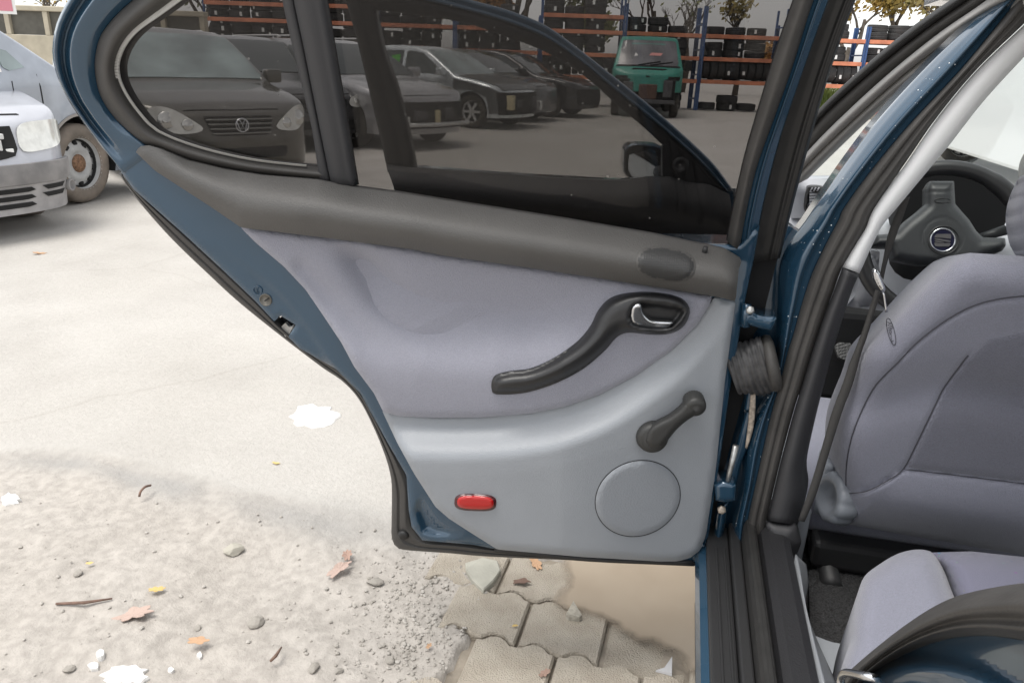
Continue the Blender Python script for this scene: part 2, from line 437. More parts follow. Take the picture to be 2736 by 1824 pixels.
# perimeter seal at the lock side and bottom
selA = [(318, 462), (354, 518), (453, 632), (568, 743), (644, 812), (759, 904), (859, 980), (915, 1018), (960, 1068), (1000, 1145), (1030, 1220), (1044, 1273), (1047, 1318), (1046, 1400), (1046, 1432), (1055, 1456), (1080, 1468), (1200, 1477), (1307, 1486), (1553, 1497), (1862, 1511)]
selB = [(338, 474), (365, 512), (493, 624), (600, 722), (685, 803), (768, 890), (895, 980), (960, 1045), (996, 1106), (1040, 1186), (1075, 1250), (1092, 1290), (1094, 1330), (1096, 1392), (1110, 1420), (1128, 1440), (1160, 1448), (1220, 1452), (1320, 1465), (1553, 1487), (1858, 1500)]
strip('perimeter_seal', selA, selB, dm, lambda s: float(np.interp(s, [0, .1, .3, .42, .5, .75, 1], [-.034, -.026, -.020, -.026, -.018, -.014, -.020])), M['grey_rubber'], door, n=120, m=16, thick=.025, back=NB)
p = dm(1078, 1429, -.014); lathe('seal_plug', [(.0, .006), (.008, .006), (.011, .003), (.013, -.004)], N, p, M['rubber'], door, 20)

# belt trim
beltT = [(363, 407), (372, 392), (395, 388), (430, 398), (500, 428), (600, 452), (700, 468), (852, 480), (945, 500), (1060, 515), (1277, 550), (1511, 587), (1745, 627), (1857, 651), (1937, 665), (1979, 690)]
beltB = [(363, 407), (415, 457), (491, 506), (568, 556), (644, 608), (667, 611), (721, 617), (874, 636), (1100, 666), (1184, 683), (1418, 716), (1651, 751), (1904, 791), (1965, 805)]
bT, bB = np.array(beltT), np.array(beltB)
def belt_h(P):
    t = np.interp(P[:, 0], bT[:, 0], bT[:, 1]); b = np.interp(P[:, 0], bB[:, 0], bB[:, 1]); s = np.clip((P[:, 1] - t) / np.maximum(b - t, 6), 0, 1)
    amp = np.interp(P[:, 0], [360, 520, 800, 1980], [.008, .040, .068, .068])
    rounded = np.clip((1985 - P[:, 0]) / 40, 0, 1)
    return .006 + amp * np.sin(np.pi * (.03 + .76 * s)) * np.sqrt(np.clip(1 - (1 - rounded) ** 2, 0, 1)) 
belt_poly = beltT + [(1981, 704), (1974, 716)] + beltB[::-1][:-1]
relief('belt_trim', belt_poly, dm, belt_h, M['belt'], door, step=11, thick=.02, back=NB)

# fabric insert with its soft folds
fbt = np.array(fabBt)
def gpath(P, pts, w0, w1, a):                  # a fold running out towards its end
    q_ = smooth_path(pts, 60); D = np.hypot(P[:, None, 0] - q_[None, :, 0], P[:, None, 1] - q_[None, :, 1]); k = D.argmin(1); t_ = k / 59.0
    return a * (1 - t_ ** 2.0) * np.exp(-(D.min(1) / (w0 + (w1 - w0) * t_)) ** 2)
ridge = np.array(Z([(-100, 850), (0, 890), (100, 920), (450, 985), (780, 1000), (1000, 980), (1300, 880), (1600, 700), (2050, 430)], 950, 550, .4677))
def fab_h(P):
    x, y = P[:, 0], P[:, 1]
    d = np.minimum(seg_dist(P, fab_poly), 60)
    h = .016 + .010 * np.sqrt(np.clip(1 - (1 - np.clip(d / 16, 0, 1)) ** 2, 0, 1)) - .004
    ry = np.interp(x, ridge[:, 0], ridge[:, 1]); s = ry - y              # + above the ridge
    up_ = np.clip(s / 190, 0, 1); up_ = up_ * up_ * (3 - 2 * up_)
    bulge = .036 * (1 - up_)
    low = np.clip(-s / 120, 0, 1); bulge = np.where(s < 0, .036 - .010 * low ** 2, bulge)
    bulge *= np.interp(x, [700, 950, 1500, 1750], [.2, 1, 1, .25])
    h = h + bulge
    ef = np.clip((d - 3) / 50, 0, 1)
    h += ef * gpath(P, [(915, 600), (985, 720), (1075, 825), (1180, 890), (1330, 930)], 40, 66, -.036)
    h += ef * gpath(P, [(800, 730), (900, 850), (1000, 920), (1130, 965)], 32, 58, -.019)
    xr = (x - 1340) * .985 + (y - 830) * .17; yr = -(x - 1340) * .17 + (y - 830) * .985
    h -= .020 * np.exp(-(xr / 260) ** 2 - (yr / 85) ** 2)
    return h
relief('cloth_insert', fab_poly, dm, fab_h, M['fabric'], door, step=9, thick=.02, back=NB)

# lower moulded panel
lowL = [(1022, 1099), (1062, 1184), (1106, 1264), (1164, 1354), (1200, 1385), (1262, 1425), (1329, 1467)]
lowR = [(1553, 1487), (1760, 1499), (1811, 1499), (1843, 1490), (1870, 1470), (1886, 1430), (1898, 1350), (1913, 1250), (1937, 1018), (1965, 807)]
low_poly = lowL + lowR + [(1906, 795)] + fabBt[::-1][1:-1]
fb_s = smooth_path(fabBt, 60)
def low_h(P):
    d = seg_dist(P, fb_s, closed=False)
    e = np.minimum(seg_dist(P, low_poly), 40)
    s = np.clip((d - 8) / np.interp(P[:, 0], [1000, 1350, 1600, 1900], [112, 110, 98, 66]), 0, 1); s = s * s * (3 - 2 * s)
    sd_ = np.clip((1975 - P[:, 0]) / 480, 0, 1); side = .22 + .78 * sd_ * sd_ * (3 - 2 * sd_)
    edge = .012 * (np.sqrt(np.clip(1 - (1 - np.clip(e / 20, 0, 1)) ** 2, 0, 1)) - 1)
    amp = .052 * side
    # the swell comes back slowly towards the bottom
    return .012 + .022 * np.interp(P[:, 0], [1000, 1100, 1500, 1750, 1900], [.6, 1, 1, .35, 0]) + amp * s - .010 * np.clip((d - 150) / 300, 0, 1) + edge * np.where(d < 25, .3, 1)
lower = relief('lower_panel', low_poly, dm, low_h, M['lower'], door, step=10, thick=.02, back=NB)
strip('panel_foot', [(1320, 1462), (1553, 1490), (1760, 1500), (1850, 1500)], [(1322, 1474), (1553, 1498), (1760, 1508), (1855, 1512)], dm, lambda s: .004, M['black'], door, n=20, m=3, thick=.04, back=NB)

def low_at(px, py):
    return float(low_h(np.array([[px, py]]))[0])
# speaker cover: a slightly domed disc with a groove round it
def ellipse(cx, cy, rx, ry, n=48, rot=0):
    return [(cx + rx * math.cos(a) * math.cos(rot) - ry * math.sin(a) * math.sin(rot), cy + rx * math.cos(a) * math.sin(rot) + ry * math.sin(a) * math.cos(rot)) for a in np.linspace(0, 2 * math.pi, n, endpoint=False)]
sp_big = ellipse(1704, 1331, 117.2, 100.2, 64, R(-22)); sp = ellipse(1704, 1331, 115, 98, 64, R(-22))
relief('speaker_gap', sp_big, dm, lambda P: low_h(P) + .0010, M['black'], lower, step=12, thick=.004, back=NB)
er_ = ER(sp, 14, .0045)
relief('speaker_cover', sp, dm, lambda P: low_h(P) + .0012 + er_(P), M['speaker'], lower, step=9, thick=.004, back=NB)
# red marker reflector
def stadium(cx, cy, rx, ry, n=40, rot=0, p=4):
    out = []
    for a in np.linspace(0, 2 * math.pi, n, endpoint=False):
        c, s = math.cos(a), math.sin(a); x = rx * math.copysign(abs(c) ** (2 / p), c); y = ry * math.copysign(abs(s) ** (2 / p), s)
        out.append((cx + x * math.cos(rot) - y * math.sin(rot), cy + x * math.sin(rot) + y * math.cos(rot)))
    return out
rim_ = stadium(1270, 1342, 56, 22.5, 48, R(2), 3.2); len_ = stadium(1270, 1342, 49, 17.5, 48, R(2), 3.2)
e1 = ER(rim_, 8, .005); e2 = ER(len_, 10, .004)
relief('reflector_rim', rim_, dm, lambda P: low_h(P) + .001 + e1(P), M['dark_red'], lower, step=5, thick=.004, back=NB)
relief('reflector_lens', len_, dm, lambda P: low_h(P) + .0055 + e2(P), M['red'], lower, step=4, thick=.004, back=NB)
# oval tweeter grille on the belt and the lock pin
tw_big = stadium(1779, 706, 80, 46, 56, R(8), 2.6); tw = stadium(1779, 706, 75, 42, 56, R(8), 2.6)
e3 = ER(tw_big, 7, .004); e4 = ER(tw, 16, .004)
relief('tweeter_rim', tw_big, dm, lambda P: belt_h(P) + .001 + e3(P), M['belt'], door, step=7, thick=.006, back=NB)
relief('tweeter_grille', tw, dm, lambda P: belt_h(P) + .0035 + e4(P), M['tweeter'], door, step=7, thick=.006, back=NB)
p0 = dm(1878, 688, .03); p1 = dm(1886, 660, .034)
tube('lock_pin_boot', [dm(1878, 688, .024), dm(1878.5, 686, .031)], [.0085, .007], M['black'], door, 14)
tube('lock_pin', [p0, p0.lerp(p1, .3), p0.lerp(p1, .7), p1], [.0052, .0046, .0048, .004], M['black'], door, 12)

# pull handle with its bezel
hd = smooth_path(Z([(782, 1066), (776, 1010), (800, 968), (880, 946), (1000, 930), (1130, 872), (1260, 782), (1340, 690), (1385, 600), (1450, 532), (1550, 500), (1700, 495), (1840, 520), (1900, 565), (1908, 620), (1872, 690), (1800, 728), (1700, 736), (1560, 724), (1490, 752), (1420, 830), (1300, 930), (1150, 1010), (1000, 1060), (900, 1075), (810, 1076)], 950, 550, .4677), 130, closed=True)
cav = smooth_path(Z([(1562, 600), (1585, 562), (1640, 548), (1740, 556), (1840, 572), (1882, 600), (1855, 652), (1800, 704), (1700, 708), (1600, 692), (1562, 650)], 950, 550, .4677), 60, closed=True)
hr = ER(hd, 42, .036)
def hd_h(P):
    base = fab_h(P) * .6 + .008 + hr(P)
    bez = np.clip((P[:, 0] - 1650) / 60, 0, 1)             # flatter round the lever
    fh = fab_h(P); rim_s = np.sqrt(np.clip(1 - (1 - np.clip(seg_dist(P, hd) / 22, 0, 1)) ** 2, 0, 1))
    base = base * (1 - bez) + bez * (fh + .004 + .026 * rim_s)
    ins = inside(P, cav); c = np.clip(seg_dist(P, cav) / 10, 0, 1)
    return np.where(ins, base * (1 - c) + c * np.maximum(base - .028, fh + .003), np.maximum(base, fh + .003))
hdl = relief('pull_handle', hd, dm, hd_h, M['soft_black'], door, step=6, thick=.03, back=NB)
lev = smooth_path(Z([(1566, 600), (1584, 566), (1610, 552), (1634, 556), (1644, 600), (1668, 634), (1710, 652), (1816, 660), (1806, 684), (1770, 700), (1700, 700), (1602, 686), (1568, 660)], 950, 550, .4677), 70, closed=True)
er_l = ER(lev, 9, .008)
relief('release_lever', lev, dm, lambda P: fab_h(P) + .022 + er_l(P) - .008 * np.clip((P[:, 1] - 820) / 50, 0, 1), M['chrome'], hdl, step=4, thick=.006, back=NB)

# window crank
q = (1741, 1161); h0 = low_at(*q)
c0 = dm(q[0], q[1], h0); crank = lathe('window_crank', [(.030, -.002), (.030, .012), (.027, .020), (.020, .023), (.0, .024)], N, c0, M['crank'], door, 36)
arm = smooth_path(Z([(1655, 1330), (1680, 1270), (1730, 1235), (1790, 1205), (1850, 1160), (1890, 1120), (1950, 1130), (1960, 1180), (1900, 1220), (1840, 1270), (1790, 1330), (1750, 1375), (1700, 1385), (1665, 1365)], 950, 550, .4677), 60, closed=True)
er_a = ER(arm, 16, .010)
relief('crank_arm', arm, dm, lambda P: low_at(*q) + .020 + er_a(P), M['crank'], crank, step=6, thick=.012, back=NB)
kc = dm(1858, 1088, .075)
lathe('crank_knob', [(.016, -.030), (.019, -.026), (.020, -.006), (.0195, .000), (.017, .004), (.010, .0055), (.0, .006)], (N + V((.05, 0, -.22))).normalized(), kc, M['crank'], crank, 48, rib=lambda a, i: 1 + (.025 * math.cos(a * 24) if i in (1, 2) else 0))

# lock screw, embossed mark and latch mouth on the lock edge
p = dm(710, 801, -.004); tl = lathe('lock_screw', [(.012, -.004), (.012, .002), (.0105, .002), (.010, .000), (.0, .000)], N, p, mat('grubby_steel', (.16, .15, .13), .5, .5), door, 28)
sx = dm(713, 800, -.001); box('screw_slot', (-.006, -.0008, -.0012), (.006, .0008, .0012), M['void'], tl, 0, Matrix.Translation(sx + N * .0002) @ Matrix.Rotation(R(35), 4, N))
cc = dm(688, 776, -.003); ring = [cc + (U * math.cos(a) + UP * math.sin(a)) * .0085 for a in np.linspace(0, 2 * math.pi, 24, endpoint=False)]
em = tube('embossed_mark', ring, .0009, M['paint'], door, 6, True)
tube('embossed_figure', [cc + UP * .005 - U * .002, cc + U * .003 + UP * .003, cc, cc + U * .003 - UP * .003, cc - UP * .005 - U * .002], .0009, M['paint'], em, 6)
relief('latch_mouth', [(736, 870), (752, 842), (792, 868), (772, 898), (760, 892)], dm, -.045, M['void'], door, step=12, thick=.005, back=NB)
relief('latch_claw', [(752, 872), (762, 862), (772, 874), (782, 872), (774, 892), (763, 900), (756, 890)], dm, -.020, M['steel'], door, step=5, thick=.01, back=NB)

# --- front door, open too, seen through the rear door's glass
FA = R(12.0); FU = V((-math.cos(FA), -math.sin(FA), 0)); FN = V((math.sin(FA), -math.cos(FA), 0))
FO = hit(1962, 516, V((0, 2.36, 0)), V((0, 1, 0)))
F0 = hit(1960, 520, FO, FN); F1 = hit(1090, 450, FO, FN); FW = (F1 - F0).normalized()
FN2 = FW.cross(UP * math.cos(R(15)) + FN * math.sin(R(15))).normalized()
if FN2.dot(FN) < 0: FN2 = -FN2
def fm(a, b, h=0.0):
    p = hit(a, b, FO + FN * h, FN); q_ = F0 + FN * h; e = p - q_; u = e.dot(FU) / FW.dot(FU)
    return hit(a, b, q_, FN2) if e.z > FW.z * u else p
fdoor = relief('front_door', [(1040, 455), (1110, 450), (1350, 470), (1656, 487), (1792, 478), (1960, 515), (1985, 560), (1900, 1300), (1330, 1290), (1250, 1180), (1130, 800)], fm, lambda P: .0 * P[:, 0], M['paint'], car, step=40, thick=.08, back=-FN)
fdoor['label'] = 'open front door with black belt trim and mirror'
fT = np.array([(1075, 446), (1350, 466), (1486, 476), (1656, 483), (1741, 474), (1792, 472), (1843, 488), (1894, 492), (1950, 520)])
def fb_h(P):
    s = np.clip((P[:, 1] - np.interp(P[:, 0], fT[:, 0], fT[:, 1])) / 110, 0, 1); return .004 + .05 * np.sin(np.pi * (.08 + .72 * s))
relief('belt_trim', [tuple(p) for p in fT] + [(1960, 600), (1950, 690), (1500, 640), (1160, 590), (1060, 520), (1030, 440)], fm, fb_h, M['black'], fdoor, step=14, thick=.02, back=-FN)
relief('cloth_insert', [(1165, 595), (1500, 642), (1948, 692), (1930, 900), (1500, 1000), (1240, 980)], fm, lambda P: .012 + .0 * P[:, 0], M['fabric'], fdoor, step=30, thick=.01, back=-FN)
relief('lower_panel', [(1240, 984), (1500, 1004), (1929, 904), (1900, 1290), (1380, 1280), (1290, 1180)], fm, lambda P: .014 + .0 * P[:, 0], M['lower'], fdoor, step=30, thick=.01, back=-FN)
fOut = [(860, -60), (960, -75), (1110, -45), (1258, 0), (1350, 25), (1452, 65), (1540, 126), (1643, 207), (1724, 272), (1792, 330), (1860, 391), (1911, 442), (1962, 512)]
fMid = [(905, -10), (985, -20), (1100, -5), (1240, 28), (1340, 56), (1452, 100), (1545, 160), (1645, 243), (1724, 306), (1786, 358), (1845, 410), (1890, 455), (1940, 512)]
fInn = [(950, 20), (998, 26), (1105, 38), (1233, 59), (1335, 92), (1452, 136), (1554, 197), (1656, 286), (1724, 343), (1772, 388), (1810, 420), (1850, 455), (1900, 500)]
strip('window_frame', fOut, fMid, fm, lambda s: float(np.interp(s, [0, .15, .7, .85, 1], [-.01, .0, .004, .012, .004])), M['paint'], fdoor, n=60, m=10, thick=.04, back=-FN)
strip('window_seal', fMid, fInn, fm, lambda s: -.002 + .006 * math.sin(math.pi * s), M['rubber'], fdoor, n=60, m=6, thick=.03, back=-FN)
strip('rear_post', [(908, -60), (923, 0), (952, 102), (983, 230), (1013, 357), (1036, 460)], [(985, -60), (1002, 20), (1023, 128), (1059, 230), (1092, 357), (1112, 460)], fm, lambda s: float(np.interp(s, [0, .1, .45, .55, .9, 1], [-.01, .004, .006, .002, .004, -.008])), M['rubber'], fdoor, n=30, m=12, thick=.05, back=-FN)
relief('window_glass', [(1005, 15), (1240, 50), (1452, 130), (1656, 280), (1772, 380), (1800, 480), (1656, 490), (1350, 475), (1105, 455)], fm, -.012, M['fglass'], fdoor, step=60, thick=.004, back=-FN)
tri = [(1770, 392), (1790, 372), (1850, 432), (1905, 492), (1850, 494), (1792, 476), (1770, 478)]
tri_o = relief('mirror_mount', tri, fm, lambda P: .008 + .0 * P[:, 0], M['black'], fdoor, step=14, thick=.03, back=-FN)
pk = fm(1817, 442, .012); lathe('mirror_adjuster', [(.026, 0), (.024, .006), (.014, .008), (.012, .004), (0, .004)], FN, pk, M['black'], tri_o, 24)
mo = stadium(1722, 432, 56, 48, 48, R(3), 4.0)
def mm(a, b, h=0.0): return fm(a, b, -.16 + h)
mir = relief('wing_mirror', mo, mm, lambda P: .012 * (ER(mo, 8, 1.0)(P)) - .05, M['paint'], fdoor, step=6, thick=.07, back=-FN)
mg = stadium(1719, 437, 40, 39, 40, R(3), 3.6)
relief('mirror_housing_rim', stadium(1720, 434, 50, 45, 44, R(3), 3.8), mm, -.030, M['black'], mir, step=8, thick=.01, back=-FN)
mmat = mat('mirror_glass', (.8, .82, .82), .02, 1.0)
MGN = V((.02, -.93, .30)).normalized(); mgo = mm(1719, 437, -.008)
relief('mirror_glass', mg, lambda a, b, h=0: hit(a, b, mgo + MGN * h, MGN), 0.0, mmat, mir, step=20, thick=.003, back=-FN)
tube('mirror_arm', [mm(1755, 462, -.02), fm(1790, 455, -.02)], [.02, .024], M['black'], mir, 10)

# ------------------------------------------------------------------ body side: B-pillar, sill, hinges
YB = 1.36
bmap = plane_map((0, YB, 0), (0, -1, 0)); BK = V((0, 1, 0))
shell = empty('body_shell', (0.5, 1.3, 0)); shell.parent = car; shell.matrix_parent_inverse = parent_world(car).inverted()
Z4 = lambda pts: Z(pts, 1900, 0, .35544); Z5 = lambda pts: Z(pts, 1950, 500, .33418); Z6 = lambda pts: Z(pts, 1836, 950, .38265); Z7 = lambda pts: Z(pts, 1800, 1300, .39796)
pilL = Z4([(2300, -150), (2150, 0), (1700, 430), (1300, 860), (1050, 1180), (780, 1567)]) + Z5([(600, 290), (480, 450), (400, 640), (385, 900), (372, 1100), (375, 1350), (340, 1567)]) + Z6([(480, 400), (400, 640), (370, 900), (330, 1090), (310, 1200), (312, 1350), (318, 1490)])
pilR = Z4([(2460, -150), (2310, 0), (1900, 500), (1500, 930), (1200, 1290), (1000, 1567)]) + Z5([(880, 250), (760, 480), (650, 720), (560, 1000), (510, 1180), (470, 1300), (400, 1567)]) + Z6([(590, 400), (540, 620), (490, 850), (430, 1120), (415, 1230), (402, 1350), (400, 1490)])
strip('pillar_panel', pilL, pilR, bmap, lambda s: float(np.interp(s, [0, .25, .5, .62, .8, 1], [-.05, -.022, -.004, .000, -.010, -.012])), M['paint'], shell, n=90, m=16, thick=.05, back=BK)
rubL = pilR
rubR = Z4([(2600, -120), (2400, 120), (2352, 180), (2000, 520), (1700, 880), (1450, 1240), (1220, 1567)]) + Z5([(1080, 330), (900, 640), (830, 830), (740, 1060), (660, 1300), (600, 1500), (580, 1567)]) + Z6([(740, 400), (660, 700), (600, 950), (555, 1150), (545, 1250), (540, 1330), (545, 1470)])
strip('pillar_seal', rubL, rubR, bmap, lambda s: float(np.interp(s, [0, .08, .25, .4, .5, .7, .85, 1], [-.01, .004, .012, .012, .006, .010, .006, -.010])), M['grey_rubber'], shell, n=90, m=20, thick=.04, back=BK)
lightL = Z4([(2610, -110), (2410, 130), (2360, 185), (2005, 525), (1705, 885), (1455, 1245), (1225, 1567)]) + Z5([(1085, 332), (980, 500), (902, 640)])
lightR = Z4([(2700, 50), (2500, 270), (2352, 430), (2050, 760), (1800, 1080), (1700, 1200), (1450, 1500)]) + Z5([(1350, 150), (1220, 310), (1130, 480), (1036, 688)])
bmap2 = plane_map((0, YB + .02, 0), (0, -1, 0))
strip('upper_pillar_trim', lightL, lightR, bmap2, lambda s: .004 + .018 * math.sin(math.pi * min(1, .15 + .7 * s)) - .010 * max(0, s - .85) * 6, M['light'], shell, n=60, m=12, thick=.05, back=(.3, 1, 0))
dkL = Z5([(898, 648), (830, 835), (742, 1062), (662, 1302), (602, 1500), (582, 1567)]) + Z6([(742, 400), (662, 700), (602, 950), (557, 1150)])
dkR = Z5([(1030, 700), (950, 880), (850, 1180), (780, 1420), (740, 1567)]) + Z6([(935, 230), (870, 480), (810, 750), (800, 860), (812, 980), (770, 1180)])
strip('lower_pillar_trim', dkL, dkR, bmap2, lambda s: .030 * math.sin(math.pi * min(1, .15 + .8 * s)) - .02 * max(0, s - .7) * 3, M['dtrim'], shell, n=50, m=10, thick=.06, back=(.3, 1, 0))
# pillar foot, flowing into the sill
ft = Z6([(545, 1150), (760, 1185), (800, 1300), (760, 1400), (800, 1567), (560, 1567), (535, 1350)])
relief('pillar_foot_trim', ft, bmap2, lambda P: .012 + ER(ft, 46, .03)(P), M['dtrim'], shell, step=9, thick=.05, back=BK)
# front skin of the pillar behind the hinges
relief('hinge_pillar', [(2100, 600), (2140, 620), (2110, 740), (2085, 960), (2060, 1040), (1960, 1490), (1945, 1530), (1862, 1530), (1890, 1380), (1930, 1100), (1960, 900), (1990, 740)], plane_map((0, YB + .10, 0), (0, -1, 0)), 0.0, M['paint'], shell, step=26, thick=.05, back=BK)
relief('gap_seal_shade', [(2000, 700), (2090, 640), (2050, 800), (2036, 860), (2010, 900), (1990, 1050), (1960, 1160), (1930, 1270), (1910, 1380), (1886, 1480), (1868, 1490), (1905, 1290), (1930, 1130), (1955, 960), (1975, 830)], plane_map((0, YB + .06, 0), (0, -1, 0)), 0.0, M['void'], shell, step=22, thick=.02, back=BK)  # matt black sheet: seal at the top, shade of the open gap painted below
# hinges
hm = plane_map((0, YB + .0, 0), (0, -1, 0))
def zz(pts): return Z(pts, 1900, 780, .20408)
uh = zz([(400, 415), (430, 300), (540, 260), (600, 300), (690, 320), (860, 330), (830, 420), (780, 500), (640, 470), (500, 430)])
h1 = relief('upper_hinge', uh, hm, lambda P: .006 + ER(uh, 10, .006)(P), M['paint'], shell, step=6, thick=.05, back=BK)
tube('hinge_pin', [hm(1995, 812, .004), hm(1991, 872, .004)], .008, M['paint'], h1, 14)
lathe('hinge_bolt', [(.008, 0), (.008, .004), (.005, .006), (0, .006)], (0, -1, .2), hm(2004, 828, .012), M['steel'], h1, 6)
lh = Z6([(190, 900), (250, 880), (340, 900), (335, 1010), (260, 1020), (200, 1010)])
h2 = relief('lower_hinge', lh, hm, lambda P: .006 + ER(lh, 10, .006)(P), M['paint'], shell, step=6, thick=.05, back=BK)
lathe('hinge_bolt', [(.009, 0), (.009, .005), (.005, .007), (0, .007)], (0, -1, .2), hm(1928, 1360, .0), M['grease'], h2, 6)
# check strap and its greasy link
stA = zz([(470, 1290), (430, 1568)]) + Z(([(950, 780), (880, 1050), (830, 1250), (770, 1420), (740, 1560)]), 1750, 900, .2551)
stB = zz([(590, 1300), (575, 1568)]) + Z(([(1050, 760), (1010, 1000), (960, 1180), (900, 1330), (850, 1560)]), 1750, 900, .2551)
strip('strap_channel', stA, stB, plane_map((0, YB + .03, 0), (0, -1, 0)), lambda s: .004 * math.sin(math.pi * s), M['paint'], shell, n=30, m=5, thick=.01, back=BK)
gA = Z([(1005, 565), (985, 800), (965, 1000), (945, 1160)], 1750, 900, .2551); gB = Z([(1055, 565), (1050, 780), (1025, 980), (965, 1170)], 1750, 900, .2551)
strip('check_strap', gA, gB, plane_map((0, YB + .02, 0), (0, -1, 0)), lambda s: .003, M['grease'], shell, n=24, m=3, thick=.006, back=BK)
tube('striker_rod', [hm(1966, 1190, -.0), hm(1950, 1260, .0), hm(1943, 1290, .0)], [.006, .005, .004], M['steel'], shell, 10)
strip('hinge_post_edge', Z6([(210, 1110), (190, 1250), (160, 1430), (150, 1480)]), Z6([(290, 1010), (265, 1180), (240, 1330), (235, 1480)]), plane_map((0, YB + .03, 0), (0, -1, 0)), lambda s: .012 * math.sin(math.pi * s), M['paint'], shell, n=20, m=6, thick=.02, back=BK)
# rubber bellows for the cables: pleats one after another
bl = empty('cable_boot', hm(2010, 980, 0)); bl.parent = shell; bl.matrix_parent_inverse = parent_world(shell).inverted()
c_a = hm(1952, 990, -.02); c_b = hm(2070, 968, -.02); ax = (c_b - c_a); axn = ax.normalized()
e1 = V((0, -1, 0)); e1 = (e1 - axn * e1.dot(axn)).normalized(); e2 = axn.cross(e1)
def bellow(t0, t1, name):
    vs, fs = [], []; n = 34; sg_ = 36
    for i in range(n + 1):
        t = t0 + (t1 - t0) * i / n; c = c_a + ax * t + V((0, 0, -.004 * math.sin(t * 5)))
        for k in range(sg_):
            a = 2 * math.pi * k / sg_; ph = t * 2 * math.pi * 8.5 + .55 * math.sin(a * 1.0 + .6) + .5 * math.sin(2 * a + 3 * t)
            w = .0048 * abs(math.sin(ph / 2)) ** .6 - .003; r1 = (.030 + .006 * t + w); r2 = (.050 + .007 * t + w * 1.2 + .004 * math.sin(3 * a + 5 * t))
            vs.append(c + e1 * math.cos(a) * r1 + e2 * math.sin(a) * r2 + axn * (.006 * math.sin(a)))
    for i in range(n):
        for k in range(sg_): l = (k + 1) % sg_; fs.append([i * sg_ + k, i * sg_ + l, (i + 1) * sg_ + l, (i + 1) * sg_ + k])
    me = mesh_from(vs, fs); fix_normals(me); return link(name, me, mat('old_bellows_rubber', (.055, .054, .055), .5, var=.3, vscale=60, bump=.4, bscale=180), bl)
bellow(0, .86, 'pleated_sleeve')
cuff = []
for k in range(36):
    a = 2 * math.pi * k / 36
lathe('boot_cuff', [(.040, -.010), (.052, -.008), (.055, .0), (.052, .008), (.04, .012)], axn, c_a + ax * .92, M['grey_rubber'], bl, 32)
# sill: steps seen from above
sm = plane_map((0, 0, .33), (0, 0, 1))
def sill(name, xl, xr, z0, z1, m_, y0=-.6, y1=None, bev=.006, zb=.14):
    return box(name, (xl, y0, zb), (xr, y1 or YB + .06, z1), m_, shell, bev, smooth=False)
xo = hit(1858, 1600, V((0, 0, .33)), V((0, 0, 1))).x
x1 = hit(1903, 1650, V((0, 0, .36)), V((0, 0, 1))).x; x2 = hit(1968, 1650, V((0, 0, .37)), V((0, 0, 1))).x; x3 = hit(2010, 1650, V((0, 0, .39)), V((0, 0, 1))).x
x4 = hit(2065, 1650, V((0, 0, .42)), V((0, 0, 1))).x; x5 = hit(2160, 1650, V((0, 0, .40)), V((0, 0, 1))).x
vsl = []
for y_ in (-.6, YB + .06):
    for (x_, z_) in ((xo + .10, .12), (xo + .035, .20), (xo + .006, .285), (xo + .002, .31), (xo + .008, .328), (xo + .022, .335), (x1, .335), (x1, .12)): vsl.append((x_, y_, z_))
fsl = [[k, (k + 1) % 8, 8 + (k + 1) % 8, 8 + k] for k in range(8)] + [list(range(8)), [8 + k for k in range(8)]]
mes = mesh_from(vsl, fsl, False); fix_normals(mes); link('sill_panel', mes, M['paint'], shell)
sill('sill_guard', x1 - .004, x2, 0, .352, M['black'], bev=.004)
sill('sill_guard', x2 + .001, x3, 0, .366, M['black'], bev=.004)
sl = sill('sill_seal', x3 + .001, x4, 0, .412, M['rubber'], bev=.016)
sill('sill_trim', x4 + .002, x5, 0, .405, mat('sill_black', (.020, .020, .022), .42, bump=.5, bscale=300), bev=.018, y1=YB + .02)
for xx in (x1 + .012, x2 - .012): box('sill_rib', (xx, -.5, .350), (xx + .004, YB - .02, .3555), M['black'], shell, .001)
sk = strip('sill_inner_trim', Z7([(760, 1190), (818, 450), (870, 700), (905, 880), (1005, 1330)])[1:], Z7([(860, 380), (890, 520), (905, 640), (900, 860), (1100, 1330)])[1:], plane_map((0, 0, .37), (0, 0, 1)), lambda s: .02 - .06 * s, M['lower'], shell, n=30, m=5, thick=.05, back=(0, 0, -1))

# --- A-pillar, windscreen, roof
AN = V((-.70, -.30, -.41)).normalized(); AO = V((.285, 2.45, .90))
am = plane_map(AO, AN); AB = -AN
apO = Z4([(2000, -140), (1800, 0), (1500, 210), (1150, 500), (820, 810), (640, 1050), (500, 1250)]) ; apA = Z4([(2080, -120), (1900, 20), (1600, 230), (1230, 520), (850, 860), (700, 1050), (560, 1260)])
apB = Z4([(2160, -60), (1990, 60), (1700, 260), (1340, 550), (1000, 860), (760, 1100), (600, 1290)]); apC = Z4([(2330, -20), (2120, 80), (1850, 260), (1500, 520), (1180, 800), (820, 1140), (640, 1330)])
apD = Z4([(2420, 60), (2300, 110), (1900, 340), (1500, 600), (1150, 900), (860, 1180), (660, 1380)])
strip('pillar_seal', apO, apA, am, lambda s: .006 + .010 * math.sin(math.pi * s), M['rubber'], shell, n=40, m=8, thick=.03, back=AB)
strip('pillar_seal', apA, apB, am, lambda s: .002 + .010 * math.sin(math.pi * s), M['grey_rubber'], shell, n=40, m=8, thick=.03, back=AB)
strip('front_pillar_trim', apB, apC, am, lambda s: .006 + .018 * math.sin(math.pi * (.1 + .9 * s)), mat('warm_grey_pillar', (.36, .35, .335), .6, bump=.3, bscale=420), shell, n=40, m=10, thick=.04, back=AB)
